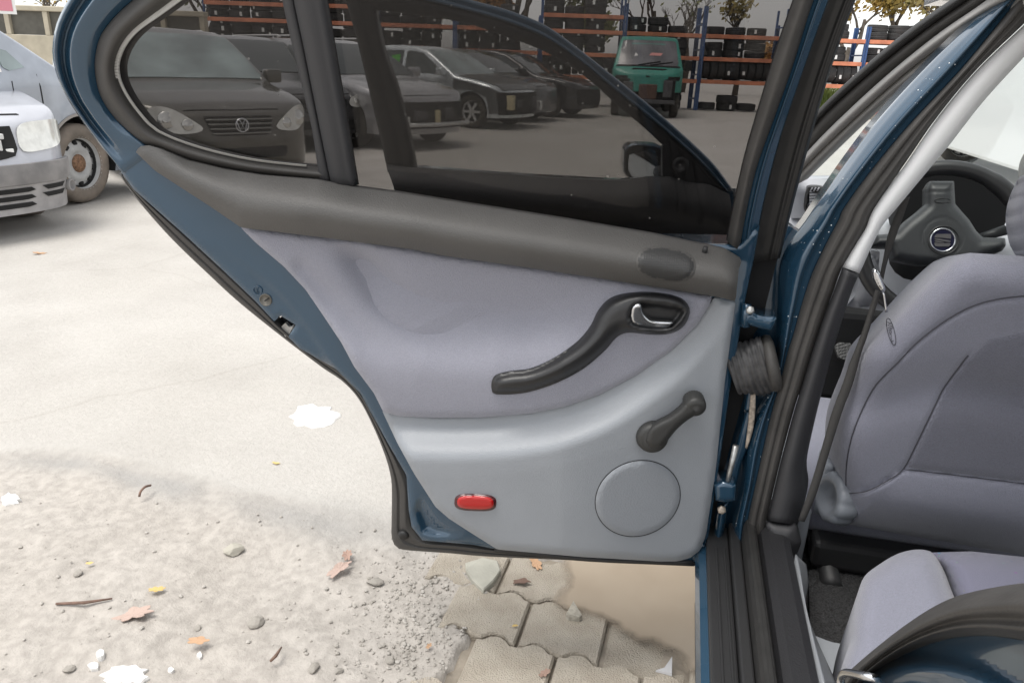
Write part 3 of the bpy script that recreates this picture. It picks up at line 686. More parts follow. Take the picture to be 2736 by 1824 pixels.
strip('windscreen_rubber', apC, apD, am, lambda s: .004 + .010 * math.sin(math.pi * s), mat('pillar_inner', (.30, .295, .285), .6), shell, n=40, m=6, thick=.03, back=AB)
def quadsheet(name, pts, m_, par, th, nrm, sub=1):
    vs = [V(p) for p in pts]; n_ = V(nrm).normalized() * th
    k = len(vs); fs = [list(range(k)), [k + i for i in range(k)][::-1]] + [[i, (i + 1) % k, k + (i + 1) % k, k + i][::-1] for i in range(k)]
    me = mesh_from(vs + [v + n_ for v in vs], fs, False); fix_normals(me)
    return link(name, me, m_, par)
quadsheet('windscreen', [(.33, 2.60, .865), (1.62, 2.60, .865), (1.50, 1.66, 1.365), (.45, 1.66, 1.365)], M['clear'], shell, .005, (0, .46, .89))
quadsheet('roof', [(.42, 1.70, 1.385), (1.48, 1.70, 1.385), (1.48, -.2, 1.43), (.42, -.2, 1.43)], M['paint'], shell, .02, (0, 0, 1))
quadsheet('headlining', [(.44, 1.66, 1.372), (1.46, 1.66, 1.372), (1.46, -.2, 1.417), (.44, -.2, 1.417)], M['lining'], shell, .008, (0, 0, 1))
# far side of the body
box('far_side_trim', (1.70, -.3, .28), (1.76, 2.4, .92), M['lower'], shell, .01)
box('far_side_sheet', (1.762, -.3, .2), (1.80, 2.5, .93), M['paint'], shell, .01)
quadsheet('far_pillar', [(1.72, 1.30, .93), (1.72, 1.45, .93), (1.50, 1.48, 1.37), (1.50, 1.38, 1.37)], M['light'], shell, .05, (1, 0, .3))
quadsheet('far_window', [(1.73, -.1, .93), (1.73, 2.35, .93), (1.50, 1.66, 1.37), (1.50, -.1, 1.40)], M['clear'], shell, .004, (1, 0, .3))
box('floor_pan', (x5 - .02, -.3, .16), (1.70, 2.7, .235), M['carpet'], shell, .005)
box('bulkhead', (x5, 2.60, .2), (1.70, 2.66, .86), M['void'], shell, .005)
box('cowl_panel', (.20, 2.62, .74), (1.75, 2.92, .845), M['black'], shell, .01)
quadsheet('bonnet', [(.16, 2.90, .845), (1.78, 2.90, .845), (1.70, 3.85, .70), (.25, 3.85, .70)], M['paint'], shell, .03, (0, 0, -1))
box('front_wing', (.08, 2.50, .25), (.17, 3.8, .80), M['paint'], shell, .03)
# wheel arch at the rear of the door opening
XQ = .21
qm = plane_map((XQ, 0, 0), (-1, 0, 0))
qsA = Z7([(1100, 1330), (1200, 1215), (1400, 1045), (1600, 895), (1800, 775), (2000, 705), (2352, 645), (2700, 640)])
qsB = Z7([(1200, 1400), (1300, 1262), (1500, 1120), (1700, 1032), (1900, 992), (2100, 992), (2352, 1030), (2700, 1120)])
strip('wheel_arch_seal', qsA, qsB, qm, lambda s: float(np.interp(s, [0, .15, .35, .5, .62, .8, 1], [-.014, .004, .012, .010, .002, .006, -.012])), M['grey_rubber'], shell, n=50, m=20, thick=.03, back=(1, 0, 0))
qp = Z7([(1200, 1400), (1300, 1262), (1500, 1120), (1700, 1032), (1900, 992), (2100, 992), (2352, 1030), (2700, 1120), (2900, 1700), (1100, 1700)])
lip = np.array(smooth_path(Z7([(1340, 1250), (1500, 1185), (1700, 1165), (1900, 1195), (2100, 1270), (2352, 1420)]), 30))
def q_h(P):
    d = np.interp(P[:, 0], lip[:, 0], lip[:, 1]); s = np.clip((P[:, 1] - d) / 30, -1, 1)
    return -.018 + .014 * (1 / (1 + np.exp(-5 * s)))
qpan = relief('rear_quarter_panel', qp, qm, q_h, M['paint'], shell, step=14, thick=.06, back=(1, 0, 0))
def qp3(x, y, h): return qm(1800 + x * .39796, 1300 + y * .39796, h)
stv = [qp3(1125, 1340, .018), qp3(1122, 1285, .020), qp3(1140, 1255, .022), qp3(1175, 1248, .022), qp3(1300, 1272, .020), qp3(1360, 1290, .012), qp3(1385, 1330, .0)]
tube('door_striker', [tuple(p) for p in smooth_path([tuple(v) for v in stv], 24)], .0035, M['chrome'], shell, 12)
# --- front seats
SN = V((0, -.97, -.24)).normalized(); SO = V((.5, 1.50, .33))
smp = plane_map(SO, SN); SB = V((0, 1, -.30))
seatL = Z5([(1920, 525), (1800, 570), (1700, 650), (1550, 790), (1400, 950), (1250, 1110), (1070, 1300), (1000, 1500)]) + Z6([(1200, 0), (1100, 300), (1050, 450), (1035, 650), (1060, 830), (1100, 980), (1130, 1180)])
seatL = seatL[:8] + seatL[9:]
botR = Z6([(1600, 1262), (2352, 1392), (3000, 1500), (3350, 1540)])
right = [(3150, 1500), (3160, 1300), (3130, 1100), (3050, 900), (2980, 780), (2900, 710), (2800, 690), (2736, 684)]
seat_poly = [tuple(p) for p in smooth_path(seatL, 40)] + botR + right
seam1 = smooth_path(Z5([(1410, 1330), (1500, 1240), (1700, 1085), (1900, 970), (2100, 905), (2352, 872), (2700, 870), (3000, 900)]), 40)
seam2 = smooth_path(Z6([(1960, 0), (1800, 215), (1740, 330), (1600, 620), (1510, 790), (1400, 870), (1250, 945), (1110, 962)]), 40)
seam3 = smooth_path(Z6([(1510, 790), (1700, 812), (2000, 848), (2352, 892), (2800, 950)]), 30)
seam4 = smooth_path(Z6([(1530, -15), (1460, 60), (1330, 190), (1260, 300), (1190, 450), (1140, 600), (1110, 780), (1110, 960)]), 30)
valley = smooth_path(Z6([(1250, 330), (1500, 270), (1800, 215), (2100, 240), (2352, 300), (2800, 380)]), 30)
er_s = ER(seat_poly, 95, .07)
def seat_h(P):
    h = .0 + er_s(P)
    for s_, w, a in ((seam1, 6, .0035), (seam2, 6, .004), (seam3, 6, .004), (seam4, 5, .003)):
        h = h - a * np.exp(-(seg_dist(P, s_, closed=False) / w) ** 2)
    h -= .016 * np.exp(-(seg_dist(P, valley, closed=False) / 60) ** 2)
    low = Z6([(1110, 962), (1250, 945), (1400, 870), (1510, 790), (2352, 892), (3000, 980), (3000, 1500), (1130, 1180)])
    h += np.where(inside(P, low), .018 * np.sin(np.clip(seg_dist(P, seam3, closed=False) / 150, 0, 1) * math.pi * .75), 0)
    return h
fseat = empty('front_seat', (.57, 1.6, .24)); fseat.parent = car; fseat.matrix_parent_inverse = parent_world(car).inverted()
sb = relief('backrest', seat_poly, smp, seat_h, M['seat'], fseat, step=9, thick=.10, back=SB)
midp = [tuple(p) for p in seam2[2:20]] + [tuple(p) for p in seam3[1:]] + [(2900, 1000), (2850, 870)] + [tuple(p) for p in seam1[::-1][4:16]]
midp = Z6([(1955, 10), (1800, 218), (1742, 335), (1604, 622), (1516, 792), (1700, 815), (2000, 850), (2352, 894), (2900, 960), (2950, 300), (2800, -120), (2352, -180), (2100, -130)])
relief('centre_panel', midp, smp, lambda P: seat_h(P) + .0015 - .003 * (1 - np.clip(seg_dist(P, midp) / 12, 0, 1)), M['seat_mid'], sb, step=9, thick=.004, back=SB)
thread = mat('seam_thread', (.05, .05, .06), .9)
for s_ in (seam1, seam2, seam3, seam4):
    P = np.array(s_); H = seat_h(P)
    tube('seam', [smp(p[0], p[1], h + .0022) for p, h in zip(P, H)], .0011, thread, sb, 6)
# airbag tag sewn to the bolster
tg = ellipse(2381, 886, 9, 37, 40, R(-14))
P = np.array(tg); H = seat_h(P); tube('tag_outline', [smp(p[0], p[1], h + .0008) for p, h in zip(P, H)], .0007, thread, sb, 6, True)
fc = bpy.data.curves.new('t', 'FONT'); fc.body = 'AIRBAG'; fc.size = .012; fc.extrude = .0004; fc.align_x = 'CENTER'; fc.align_y = 'CENTER'
to = bpy.data.objects.new('t', fc); tm = bpy.data.meshes.new_from_object(to); bpy.data.objects.remove(to)
pa = smp(2374, 855, float(seat_h(np.array([(2374, 855)]))[0]) + .001); pb = smp(2388, 917, float(seat_h(np.array([(2388, 917)]))[0]) + .001)
xa = (pb - pa).normalized(); za = SN; ya = za.cross(xa).normalized(); za = xa.cross(ya)
tmx = Matrix((xa, ya, za)).transposed().to_4x4(); tmx.translation = (pa + pb) / 2
tm.transform(tmx @ Matrix.Scale((pb - pa).length / .048, 4)); link('tag_lettering', tm, thread, sb)
# headrest
hrp = Z5([(2500, 560), (2390, 480), (2350, 350), (2338, 200), (2366, 60), (2420, -60), (2500, -150), (2900, -200), (3200, -120), (3280, 200), (3220, 480), (3000, 560)])
relief('headrest', hrp, smp, lambda P: -.03 + ER(hrp, 110, .06)(P), M['seat'], fseat, step=12, thick=.06, back=SB, curve=60)
for xx in (2850, 3000): tube('headrest_rod', [smp(xx * .33 + 1950, 500 + 540 * .334, -.05), smp(xx * .33 + 1950, 500 + 700 * .334, -.05)], .006, M['chrome'], fseat, 10)
# cushion, seen between belt and pillar
cu = box('cushion', (.335, 1.50, .30), (.83, 2.02, .44), M['seat'], fseat, .05, smooth=True, segs=4)
box('side_valance', (.312, 1.46, .24), (.350, 1.95, .40), M['seat_dark'], fseat, .012)
vp = Z6([(960, 745), (1030, 755), (1050, 830), (1100, 980), (1135, 1170), (1100, 1195), (1040, 1180), (960, 1130), (880, 1100), (905, 980)])
vm = plane_map((.5, 1.47, .4), (-.25, -.95, 0))
va = relief('recliner_cover', vp, vm, lambda P: ER(vp, 20, .012)(P), M['seat_dark'], fseat, step=7, thick=.06, back=BK)
kc = vm(1836 + 1030 * .38265, 950 + 990 * .38265, .045)
lathe('recliner_knob', [(.0, .006), (.026, .006), (.032, .016), (.044, .018), (.051, .012), (.053, .004), (.053, -.020), (.047, -.028)], (-.95, -.28, .12), kc, mat('knob_grey', (.20, .215, .24), .42), va, 72, rib=lambda a, i: 1 + (.075 * (abs(math.cos(a * 4.5)) - .6) if 2 < i else 0))
for k, (a, b) in enumerate((((.40, 1.40, .262), (.40, 2.0, .28)), ((.78, 1.40, .262), (.78, 2.0, .28)))):
    tube('seat_rail', [a, b], .022, M['black'], fseat, 8)
box('underseat_frame', (.36, 1.44, .27), (.80, 1.50, .335), M['soft_black'], fseat, .012)
# passenger seat: the same parts again
pseat = empty('front_seat', (1.30, 1.6, .24)); pseat.parent = car; pseat.matrix_parent_inverse = parent_world(car).inverted()
def copy_into(o, par, dx):
    c = o.copy(); COL.objects.link(c); c.parent = par; c.matrix_parent_inverse = Matrix.Identity(4)
    return c
def clone_parts(src, dst, off):
    for ch in [o for o in bpy.data.objects if o.parent == src]:
        c = ch.copy(); COL.objects.link(c); c.parent = dst
        c.matrix_parent_inverse = parent_world(dst).inverted() @ Matrix.Translation(off)
        if src == fseat: clone_parts(ch, c, V((0, 0, 0))) if False else None
clone_parts(fseat, pseat, V((.75, 0, 0)))
# seat belt with its tongue
bmp = plane_map((0, 1.40, 0), (0, -1, 0))
btA = Z5([(1400, 90), (1330, 200), (1260, 400), (1230, 560), (1200, 700)]); btB = Z5([(1440, 80), (1385, 240), (1320, 420), (1260, 600), (1228, 740)])
belt_o = strip('seat_belt', btA, btB, plane_map((0, 1.43, 0), (0, -1, 0)), lambda s: .003 * math.sin(math.pi * s), M['belt_web'], car, n=30, m=4, thick=.0015, back=BK)
strip('lap_webbing', Z5([(1165, 820), (1130, 930), (1070, 1120), (1010, 1280), (950, 1430), (905, 1567)]) + Z6([(1010, 400), (930, 680), (850, 940), (775, 1150)]), Z5([(1205, 835), (1180, 930), (1140, 1060), (1090, 1220), (1050, 1330), (985, 1567)]) + Z6([(1080, 400), (985, 700), (905, 960), (820, 1160)]),
      plane_map((0, 1.36, 0), (0, -1, 0)), lambda s: .004 * math.sin(math.pi * s), M['belt_web'], belt_o, n=40, m=4, thick=.0015, back=BK)
tgp = Z5([(1140, 690), (1148, 660), (1170, 655), (1198, 690), (1225, 760), (1245, 810), (1240, 835), (1210, 840), (1175, 790), (1150, 740)])
relief('belt_tongue', tgp, plane_map((0, 1.34, 0), (0, -1, 0)), lambda P: ER(tgp, 5, .005)(P), M['chrome'], belt_o, step=4, thick=.008, back=BK)
strip('tongue_blade', Z5([(1222, 840), (1232, 900), (1245, 1000)]), Z5([(1238, 838), (1250, 920), (1262, 1000)]), plane_map((0, 1.345, 0), (0, -1, 0)), lambda s: .001, M['chrome'], belt_o, n=8, m=2, thick=.002, back=BK)
# --- rear bench and floor
RN = V((0, -.40, .92)).normalized(); rm = plane_map((.45, 1.00, .50), RN)
bp_ = Z7([(1205, 1330), (1197, 1000), (1210, 860), (1235, 720), (1280, 600), (1380, 520), (1500, 450), (1620, 420), (1720, 430), (1765, 475), (1820, 570), (1880, 730), (1960, 900), (2150, 1400)])
bp_ = [tuple(q_) for q_ in smooth_path(bp_, 70, closed=True)]
rseat = relief('rear_seat', bp_, rm, lambda P: ER(bp_, 60, .05)(P) - .05, M['seat'], car, step=10, thick=.16, back=(0, 0.2, -1))
rseat['label'] = 'lilac grey rear seat with patterned centre'
cp = Z7([(1735, 440), (2000, 432), (2352, 470), (2900, 520), (2900, 1400), (2160, 1400), (1965, 900), (1884, 730), (1824, 570), (1768, 475)])
spk = mat('speckled_cloth', (.135, .135, .185), .95, bump=.6, bscale=1000, sheen=.25)
t = spk.node_tree; b_ = t.nodes['Principled BSDF']; tc = t.nodes.new('ShaderNodeTexCoord'); vo = t.nodes.new('ShaderNodeTexVoronoi'); vo.inputs['Scale'].default_value = 75
mp = t.nodes.new('ShaderNodeMapping'); mp.inputs['Scale'].default_value = (.55, 1.6, 1); t.links.new(tc.outputs['Object'], mp.inputs[0]); t.links.new(mp.outputs[0], vo.inputs['Vector'])
r_ = t.nodes.new('ShaderNodeValToRGB'); r_.color_ramp.elements[0].position = .07; r_.color_ramp.elements[1].position = .14; r_.color_ramp.elements[0].color = (1, 1, 1, 1); r_.color_ramp.elements[1].color = (0, 0, 0, 1)
t.links.new(vo.outputs['Distance'], r_.inputs[0])
hsv = t.nodes.new('ShaderNodeHueSaturation'); t.links.new(vo.outputs['Color'], hsv.inputs['Color']); hsv.inputs['Saturation'].default_value = 1.0; hsv.inputs['Value'].default_value = .30
mxc = t.nodes.new('ShaderNodeMixRGB'); mxc.inputs[1].default_value = (.135, .135, .185, 1); t.links.new(r_.outputs[0], mxc.inputs[0]); t.links.new(hsv.outputs[0], mxc.inputs[2]); t.links.new(mxc.outputs[0], b_.inputs['Base Color'])
relief('centre_cushion', cp, rm, lambda P: ER(cp, 60, .05)(P) - .055, spk, rseat, step=12, thick=.16, back=(0, 0.2, -1))
mt = Z7([(905, 560), (1000, 540), (1350, 530), (1500, 560), (1500, 1000), (1200, 1065), (1050, 1040), (945, 1005), (915, 900)])
fmp = plane_map((0, 0, .262), (0, 0, 1))
relief('floor_mat', mt, fmp, lambda P: .004 * rng.random(len(P)), M['carpet'], car, step=6, thick=.012, back=(0, 0, -1))
relief('floor_ledge', Z7([(930, 990), (1050, 1038), (1210, 1068), (1260, 1330), (1005, 1330)]), plane_map((0, 0, .285), (0, 0, 1)), 0.0, M['lower'], shell, step=14, thick=.04, back=(0, 0, -1))
relief('heel_board', Z6([(840, 1120), (960, 1150), (960, 1240), (1050, 1290), (1400, 1340), (1700, 1350), (1740, 1375), (1500, 1450), (1300, 1475), (1000, 1500), (850, 1400)]), plane_map((0, 1.46, .28), (0, -.6, .8)), -.05, mat('grey_floor', (.10, .10, .10), .7), shell, step=20, thick=.03, back=(0, .6, -.8))
# --- dashboard and steering wheel
dmp = plane_map((0, 2.30, 0), (0, -1, 0))
dash = box('dashboard', (.27, 2.26, .60), (1.70, 2.58, .865), M['dash'], car, .05, smooth=True, segs=4)
dl = Z4([(600, 1600), (630, 1440), (680, 1345), (900, 1340), (1000, 1350), (1000, 1640), (600, 1640)])
relief('dash_end', dl, dmp, lambda P: .03 * np.clip((P[:, 1] - 478) / 30, 0, 1), M['dash'], dash, step=8, thick=.06, back=BK)
box('dash_lower', (.27, 2.20, .34), (1.70, 2.56, .62), M['void'], dash, .02)
vh = stadium(2172, 536, 22, 36, 40, R(8), 3.5)
ven = relief('air_vent', vh, dmp, lambda P: .040 + .006 * (ER(vh, 6, 1)(P)) - .02 * (ER(vh, 12, 1)(P) > .98), M['black'], dash, step=4, thick=.05, back=BK)
for k in range(6):
    yy = 512 + k * 8; a = dmp(2163, yy, .046); b = dmp(2196, yy - 3, .046)
    tube('louvre', [a, b], .0035, M['dash'], ven, 6)
vt = stadium(2183, 506, 25, 8, 36, R(4), 2.4)
ve2 = relief('defroster_vent', vt, dmp, lambda P: .052 + ER(vt, 5, .004)(P), M['black'], dash, step=4, thick=.03, back=BK)
for k in range(5):
    xx = 2165 + k * 9; tube('louvre', [dmp(xx, 511, .058), dmp(xx + 6, 501, .058)], .002, M['dash'], ve2, 6)
box('scuttle_strip', (.27, 2.585, .845), (1.7, 2.62, .875), M['black'], shell, .006)
for k, (a, b) in enumerate((((.50, 2.66, .86), (1.10, 2.60, .915)), ((1.05, 2.68, .87), (1.60, 2.62, .90)))):
    tube('wiper', [a, ((a[0] + b[0]) / 2, 2.63, .905), b], .008, M['black'], shell, 8)
hood = relief('instrument_hood', Z([(480, 640), (600, 500), (820, 405), (1200, 385), (1500, 450), (1750, 620), (1830, 900), (1740, 1080), (1500, 1180), (500, 1180), (440, 900)], 2300, 380, .2168), plane_map((0, 2.17, 0), (0, -1, 0)), lambda P: .0 * P[:, 0], M['void'], dash, step=20, thick=.12, back=BK)
WN = V((-.05, -.93, .36)).normalized(); WO = hit(2516, 648, V((0, 1.98, 0)), V((0, 1, 0)))
wm = plane_map(WO, WN)
ww = empty('steering_wheel', WO); ww.parent = car; ww.matrix_parent_inverse = parent_world(car).inverted()
wx = V((1, 0, 0)); wx = (wx - WN * wx.dot(WN)).normalized(); wy = WN.cross(wx)
if wy.z < 0: wy = -wy
S = lambda pts: Z(pts, 2300, 380, .2168)
RW = .183
tube('rim', [WO + (wx * math.cos(a) + wy * math.sin(a)) * RW * (1 + .0) for a in np.linspace(0, 2 * math.pi, 64, endpoint=False)], [.0185 + .0025 * (math.cos(2 * (a - .6)) > .6) for a in np.linspace(0, 2 * math.pi, 64, endpoint=False)], M['soft_black'], ww, 16, True)
hubp = S([(800, 560), (850, 480), (1150, 480), (1155, 600), (1165, 760), (1250, 860), (1340, 960), (1420, 1090), (1500, 1170), (1780, 1180), (1790, 1270), (1740, 1340), (1600, 1400), (1400, 1480), (1100, 1510), (700, 1510), (400, 1450), (350, 1300), (120, 1290), (190, 1140), (330, 1130), (430, 1090), (560, 960), (700, 850), (800, 760)])
er_h = ER(hubp, 30, .035)
hub = relief('hub_pad', hubp, wm, lambda P: er_h(P) - .012 - .0015 * np.exp(-((np.hypot((P[:, 0] - 2518), (P[:, 1] - 634) * 1.05) - 54) / 2.5) ** 2) - .003 * np.exp(-((P[:, 1] - 512) / 2.5) ** 2), M['dash_black'], ww, step=5, thick=.03, back=-WN)
def hubh(P): return er_h(P) - .012
pp = np.array(S([(905, 720), (930, 700), (1000, 690), (1080, 700), (1110, 720), (1080, 740), (1000, 748), (930, 742)])); H = hubh(pp)
tube('hub_mark', [wm(p[0], p[1], h + .0004) for p, h in zip(pp, H)], .0012, M['soft_black'], hub, 6, True)
for (cx, cy, rx, ry, r_, m_) in ((1010, 1205, 152, 140, .0018, M['chrome']), (1020, 1205, 190, 172, .0016, M['soft_black'])):
    pp = np.array(S(ellipse(cx, cy, rx, ry, 48))); H = hubh(pp); tube('emblem_ring', [wm(p[0], p[1], h + .001) for p, h in zip(pp, H)], r_, m_, hub, 8, True)
relief('emblem_disc', S(ellipse(1010, 1205, 148, 136, 48)), wm, lambda P: hubh(P) + .0006, mat('dark_blue_enamel', (.008, .009, .03), .2, coat=.6), hub, step=5, thick=.001, back=-WN)
for k, pl in enumerate(([(910, 1176), (913, 1148), (935, 1130), (1112, 1130), (1112, 1190), (1012, 1178)], [(908, 1186), (960, 1188), (1110, 1212), (1110, 1232), (1050, 1226), (908, 1200)], [(908, 1210), (960, 1216), (1040, 1236), (1000, 1240), (908, 1226)], [(908, 1236), (1000, 1246), (1108, 1240), (1100, 1272), (1080, 1284), (940, 1284), (908, 1274)])):
    relief('emblem_bar', S(pl), wm, lambda P: hubh(P) + .0022, M['chrome'], hub, step=5, thick=.0014, back=-WN)
tube('indicator_stalk', [wm(*S([(1450, 1180)])[0], -.06), wm(*S([(1790, 1080)])[0], -.05)], [.010, .013], M['dash_black'], car, 10)
tube('steering_column', [WO - WN * .02, WO - WN * .22], [.055, .07], M['void'], ww, 16)
shp = S([(30, 1568), (110, 1330), (230, 1250), (330, 1568)])
# pedal with its tread and the footwell side
pdp = Z5([(835, 1270), (870, 1240), (960, 1245), (1000, 1290), (990, 1370), (920, 1378), (870, 1360)])
pdm = plane_map((.3, 2.05, .35), (0, -.8, .6))
pedal = relief('clutch_pedal', pdp, pdm, lambda P: .004 + .003 * ((np.sin(P[:, 0] * .75) > .3) | (np.sin(P[:, 1] * .75 + P[:, 0] * .2) > .3)), mat('pedal_rubber', (.07, .07, .07), .6), car, step=2.5, thick=.012, back=(0, .8, -.6))
relief('kick_panel', Z5([(1000, 870), (1130, 500), (1200, 520), (1190, 640), (1250, 840), (1400, 920), (1320, 1000), (980, 960), (930, 950)]), plane_map((.3, 2.15, .5), (-.3, -.95, 0)), lambda P: ER(Z5([(1000, 870), (1130, 500), (1400, 920), (980, 960)]), 30, .02)(P), mat('grey_kick_trim', (.16, .165, .18), .6), shell, step=12, thick=.04, back=BK)

# rain drops left on the paint of the pillar and round the hinges
dv, df = [], []; rdrop = random.Random(11)
bmd = bmesh.new(); bmesh.ops.create_icosphere(bmd, subdivisions=1, radius=1); dq = [v_.co.copy() for v_ in bmd.verts]; dfc = [[v_.index for v_ in f.verts] for f in bmd.faces]; bmd.free()
pL_, pR_ = smooth_path(pilL, 90), smooth_path(pilR, 90)
for k in range(60):
    i = int(14 + 70 * rdrop.random()); f = rdrop.uniform(.25, .95); q_ = pL_[i] * (1 - f) + pR_[i] * f
    hgt = float(np.interp(f, [0, .25, .5, .62, .8, 1], [-.05, -.022, -.004, .000, -.010, -.012]))
    c = bmap(q_[0], q_[1], hgt); r_ = rdrop.choice((.0005, .0006, .0008, .0013)); b0 = len(dv)
    dv += [c + V((v_.x * r_, v_.y * r_ * .6, v_.z * r_)) for v_ in dq]; df += [[b0 + j for j in g] for g in dfc]
struct(link('rain_drops', mesh_from(dv, df), mat('water_drop', (.75, .78, .80), .05, coat=1.0), shell), 'stuff')

# ------------------------------------------------------------------ ground of the yard
GZ = V((0, 0, 1))
def gpt(px, py, z=0.0): return hit(px, py, V((0, 0, z)), GZ)
edge_px = [(-900, 1130), (-300, 1170), (0, 1205), (220, 1228), (450, 1275), (700, 1316), (850, 1348), (1000, 1376), (1150, 1400), (1400, 1380), (1700, 1330)]
edge_w = np.array([[gpt(*p).x, gpt(*p).y] for p in edge_px]); edge_w = edge_w[np.argsort(edge_w[:, 0])]
def axis(dense_lo, dense_hi, step, far_lo, far_hi):
    a = list(np.arange(dense_lo, dense_hi, step)); b = []; x, s = dense_hi, step
    while x < far_hi: b.append(x); s *= 1.25; x += s
    b.append(far_hi); c = []; x, s = dense_lo - step, step
    while x > far_lo: c.append(x); s *= 1.25; x -= s
    c.append(far_lo)
    return np.array(c[::-1] + a + b)
gx = axis(-2.6, .55, .012, -150, 150); gy = axis(.2, 3.2, .012, -60, 220)
def vnoise(X, Y, f, seed):
    r = np.random.default_rng(seed); T = r.random((64, 64))
    x, y = X * f, Y * f; xi, yi = np.floor(x).astype(int), np.floor(y).astype(int); fx, fy = x - xi, y - yi
    fx, fy = fx * fx * (3 - 2 * fx), fy * fy * (3 - 2 * fy); g = lambda i, j: T[i % 64, j % 64]
    return (g(xi, yi) * (1 - fx) + g(xi + 1, yi) * fx) * (1 - fy) + (g(xi, yi + 1) * (1 - fx) + g(xi + 1, yi + 1) * fx) * fy - .5
X, Y = np.meshgrid(gx, gy, indexing='ij')
ey = np.interp(X, edge_w[:, 0], edge_w[:, 1]) + .10 * vnoise(X, Y, 1.7, 5) + .03 * vnoise(X, Y, 9, 6)
mud = np.clip((ey - Y) / .05 + .5, 0, 1)
near = np.clip(1 - np.maximum(np.maximum(-2.5 - X, X - .5), np.maximum(.25 - Y, Y - 3.1)) / .3, 0, 1)
rough = (.016 * vnoise(X, Y, 2.3, 1) + .010 * vnoise(X, Y, 6.1, 2) + .008 * vnoise(X, Y, 15, 3) + .007 * vnoise(X, Y, 33, 4))
ridged = -.012 * np.abs(vnoise(X * .8 + Y * .5, Y * 1.3 - X * .4, 5.0, 9)) * 2
Hh = (mud * (rough + ridged - .004) + (1 - mud) * (.006 * vnoise(X, Y, 4, 8))) * near + .06 * vnoise(X, Y, .23, 12) * (1 - near) * np.clip((Y - 3) / 5, 0, 1) * .35
# the paved strip beside the car lies level
e1p, e2p = gpt(1380, 1715), gpt(1610, 1767)
pu = (e2p - e1p); pu.z = 0; pu.normalize(); pv = V((pu.y, -pu.x, 0))            # pu along a row, pv towards the car's sill / camera
if (gpt(1336, 1814) - e1p).dot(pv) < 0: pv = -pv
PW, PH = .195, .160
pav_px = [(1225, 1480), (1420, 1480), (1900, 1500), (2400, 1600), (2400, 2600), (1000, 2600), (1120, 1860), (1195, 1790), (1260, 1690), (1180, 1640), (1320, 1590), (1240, 1520)]
pav_w = np.array([[gpt(*p).x, gpt(*p).y] for p in pav_px])
pd = seg_dist(np.stack([X.ravel(), Y.ravel()], 1), pav_w).reshape(X.shape); pin = inside(np.stack([X.ravel(), Y.ravel()], 1), pav_w).reshape(X.shape)
Hh = np.where(pin, -.035, Hh * np.clip(pd / .10, 0, 1) + (1 - np.clip(pd / .10, 0, 1)) * .002)
nxn, nyn = X.shape
vs = np.stack([X, Y, Hh], -1).reshape(-1, 3)
ii, jj = np.meshgrid(np.arange(nxn - 1), np.arange(nyn - 1), indexing='ij'); a0 = (ii * nyn + jj).ravel()
me = bpy.data.meshes.new('ground'); fc_ = np.stack([a0, a0 + nyn, a0 + nyn + 1, a0 + 1], 1)
me.from_pydata(vs.tolist(), [], fc_.tolist()); me.polygons.foreach_set('use_smooth', [True] * len(me.polygons))
at = me.attributes.new('mud', 'FLOAT', 'POINT'); at.data.foreach_set('value', mud.ravel().astype(np.float32))
band = .75 * np.exp(-((ey - Y - .05) / (.05 + .05 * np.clip(X + 1.6, 0, 1))) ** 2) * near * np.clip((X + 2.4) / .6, 0.25, 1) * (.75 + vnoise(X, Y, 7, 21))
bt_ = me.attributes.new('band', 'FLOAT', 'POINT'); bt_.data.foreach_set('value', np.clip(band, 0, .8).ravel().astype(np.float32))
gm = bpy.data.materials.new('yard_ground'); gm.use_nodes = True; t = gm.node_tree; b = t.nodes['Principled BSDF']; b.inputs['Roughness'].default_value = .85
def nd(k, **kw):
    n_ = t.nodes.new(k)
    for q, v in kw.items(): n_.inputs[q].default_value = v
    return n_
tc = nd('ShaderNodeTexCoord'); n1 = nd('ShaderNodeTexNoise', Scale=2.2, Detail=8); n2 = nd('ShaderNodeTexNoise', Scale=38., Detail=6); n3 = nd('ShaderNodeTexNoise', Scale=.6, Detail=5)
for n_ in (n1, n2, n3): t.links.new(tc.outputs['Object'], n_.inputs['Vector'])
def ramp(src, c1, c2, p1=.3, p2=.7):
    r_ = nd('ShaderNodeValToRGB'); e = r_.color_ramp.elements; e[0].position, e[1].position = p1, p2; e[0].color, e[1].color = (*c1, 1), (*c2, 1); t.links.new(src, r_.inputs[0]); return r_
slab = ramp(n1.outputs['Fac'], (.43, .410, .382), (.495, .477, .45)); slab2 = ramp(n3.outputs['Fac'], (.80, .78, .75), (1, 1, 1))
mu1 = nd('ShaderNodeMixRGB'); mu1.blend_type = 'MULTIPLY'; mu1.inputs[0].default_value = .6; t.links.new(slab.outputs[0], mu1.inputs[1]); t.links.new(slab2.outputs[0], mu1.inputs[2])
mudc = ramp(n1.outputs['Fac'], (.365, .335, .30), (.45, .42, .385)); spk2 = ramp(n2.outputs['Fac'], (.76, .75, .74), (1.05, 1.045, 1.04), .36, .62)
crk = nd('ShaderNodeTexVoronoi', Scale=.55); crk.feature = 'DISTANCE_TO_EDGE'; wv_ = nd('ShaderNodeTexNoise', Scale=3.0, Detail=6); t.links.new(tc.outputs['Object'], wv_.inputs['Vector'])
mxv = nd('ShaderNodeMixRGB'); mxv.inputs[0].default_value = .16; t.links.new(tc.outputs['Object'], mxv.inputs[1]); t.links.new(wv_.outputs['Color'], mxv.inputs[2]); t.links.new(mxv.outputs[0], crk.inputs['Vector'])
crr = ramp(crk.outputs['Distance'], (.90, .89, .88), (1, 1, 1), .0, .006); gran = ramp(n2.outputs['Fac'], (.94, .94, .935), (1.02, 1.02, 1.02), .35, .62)
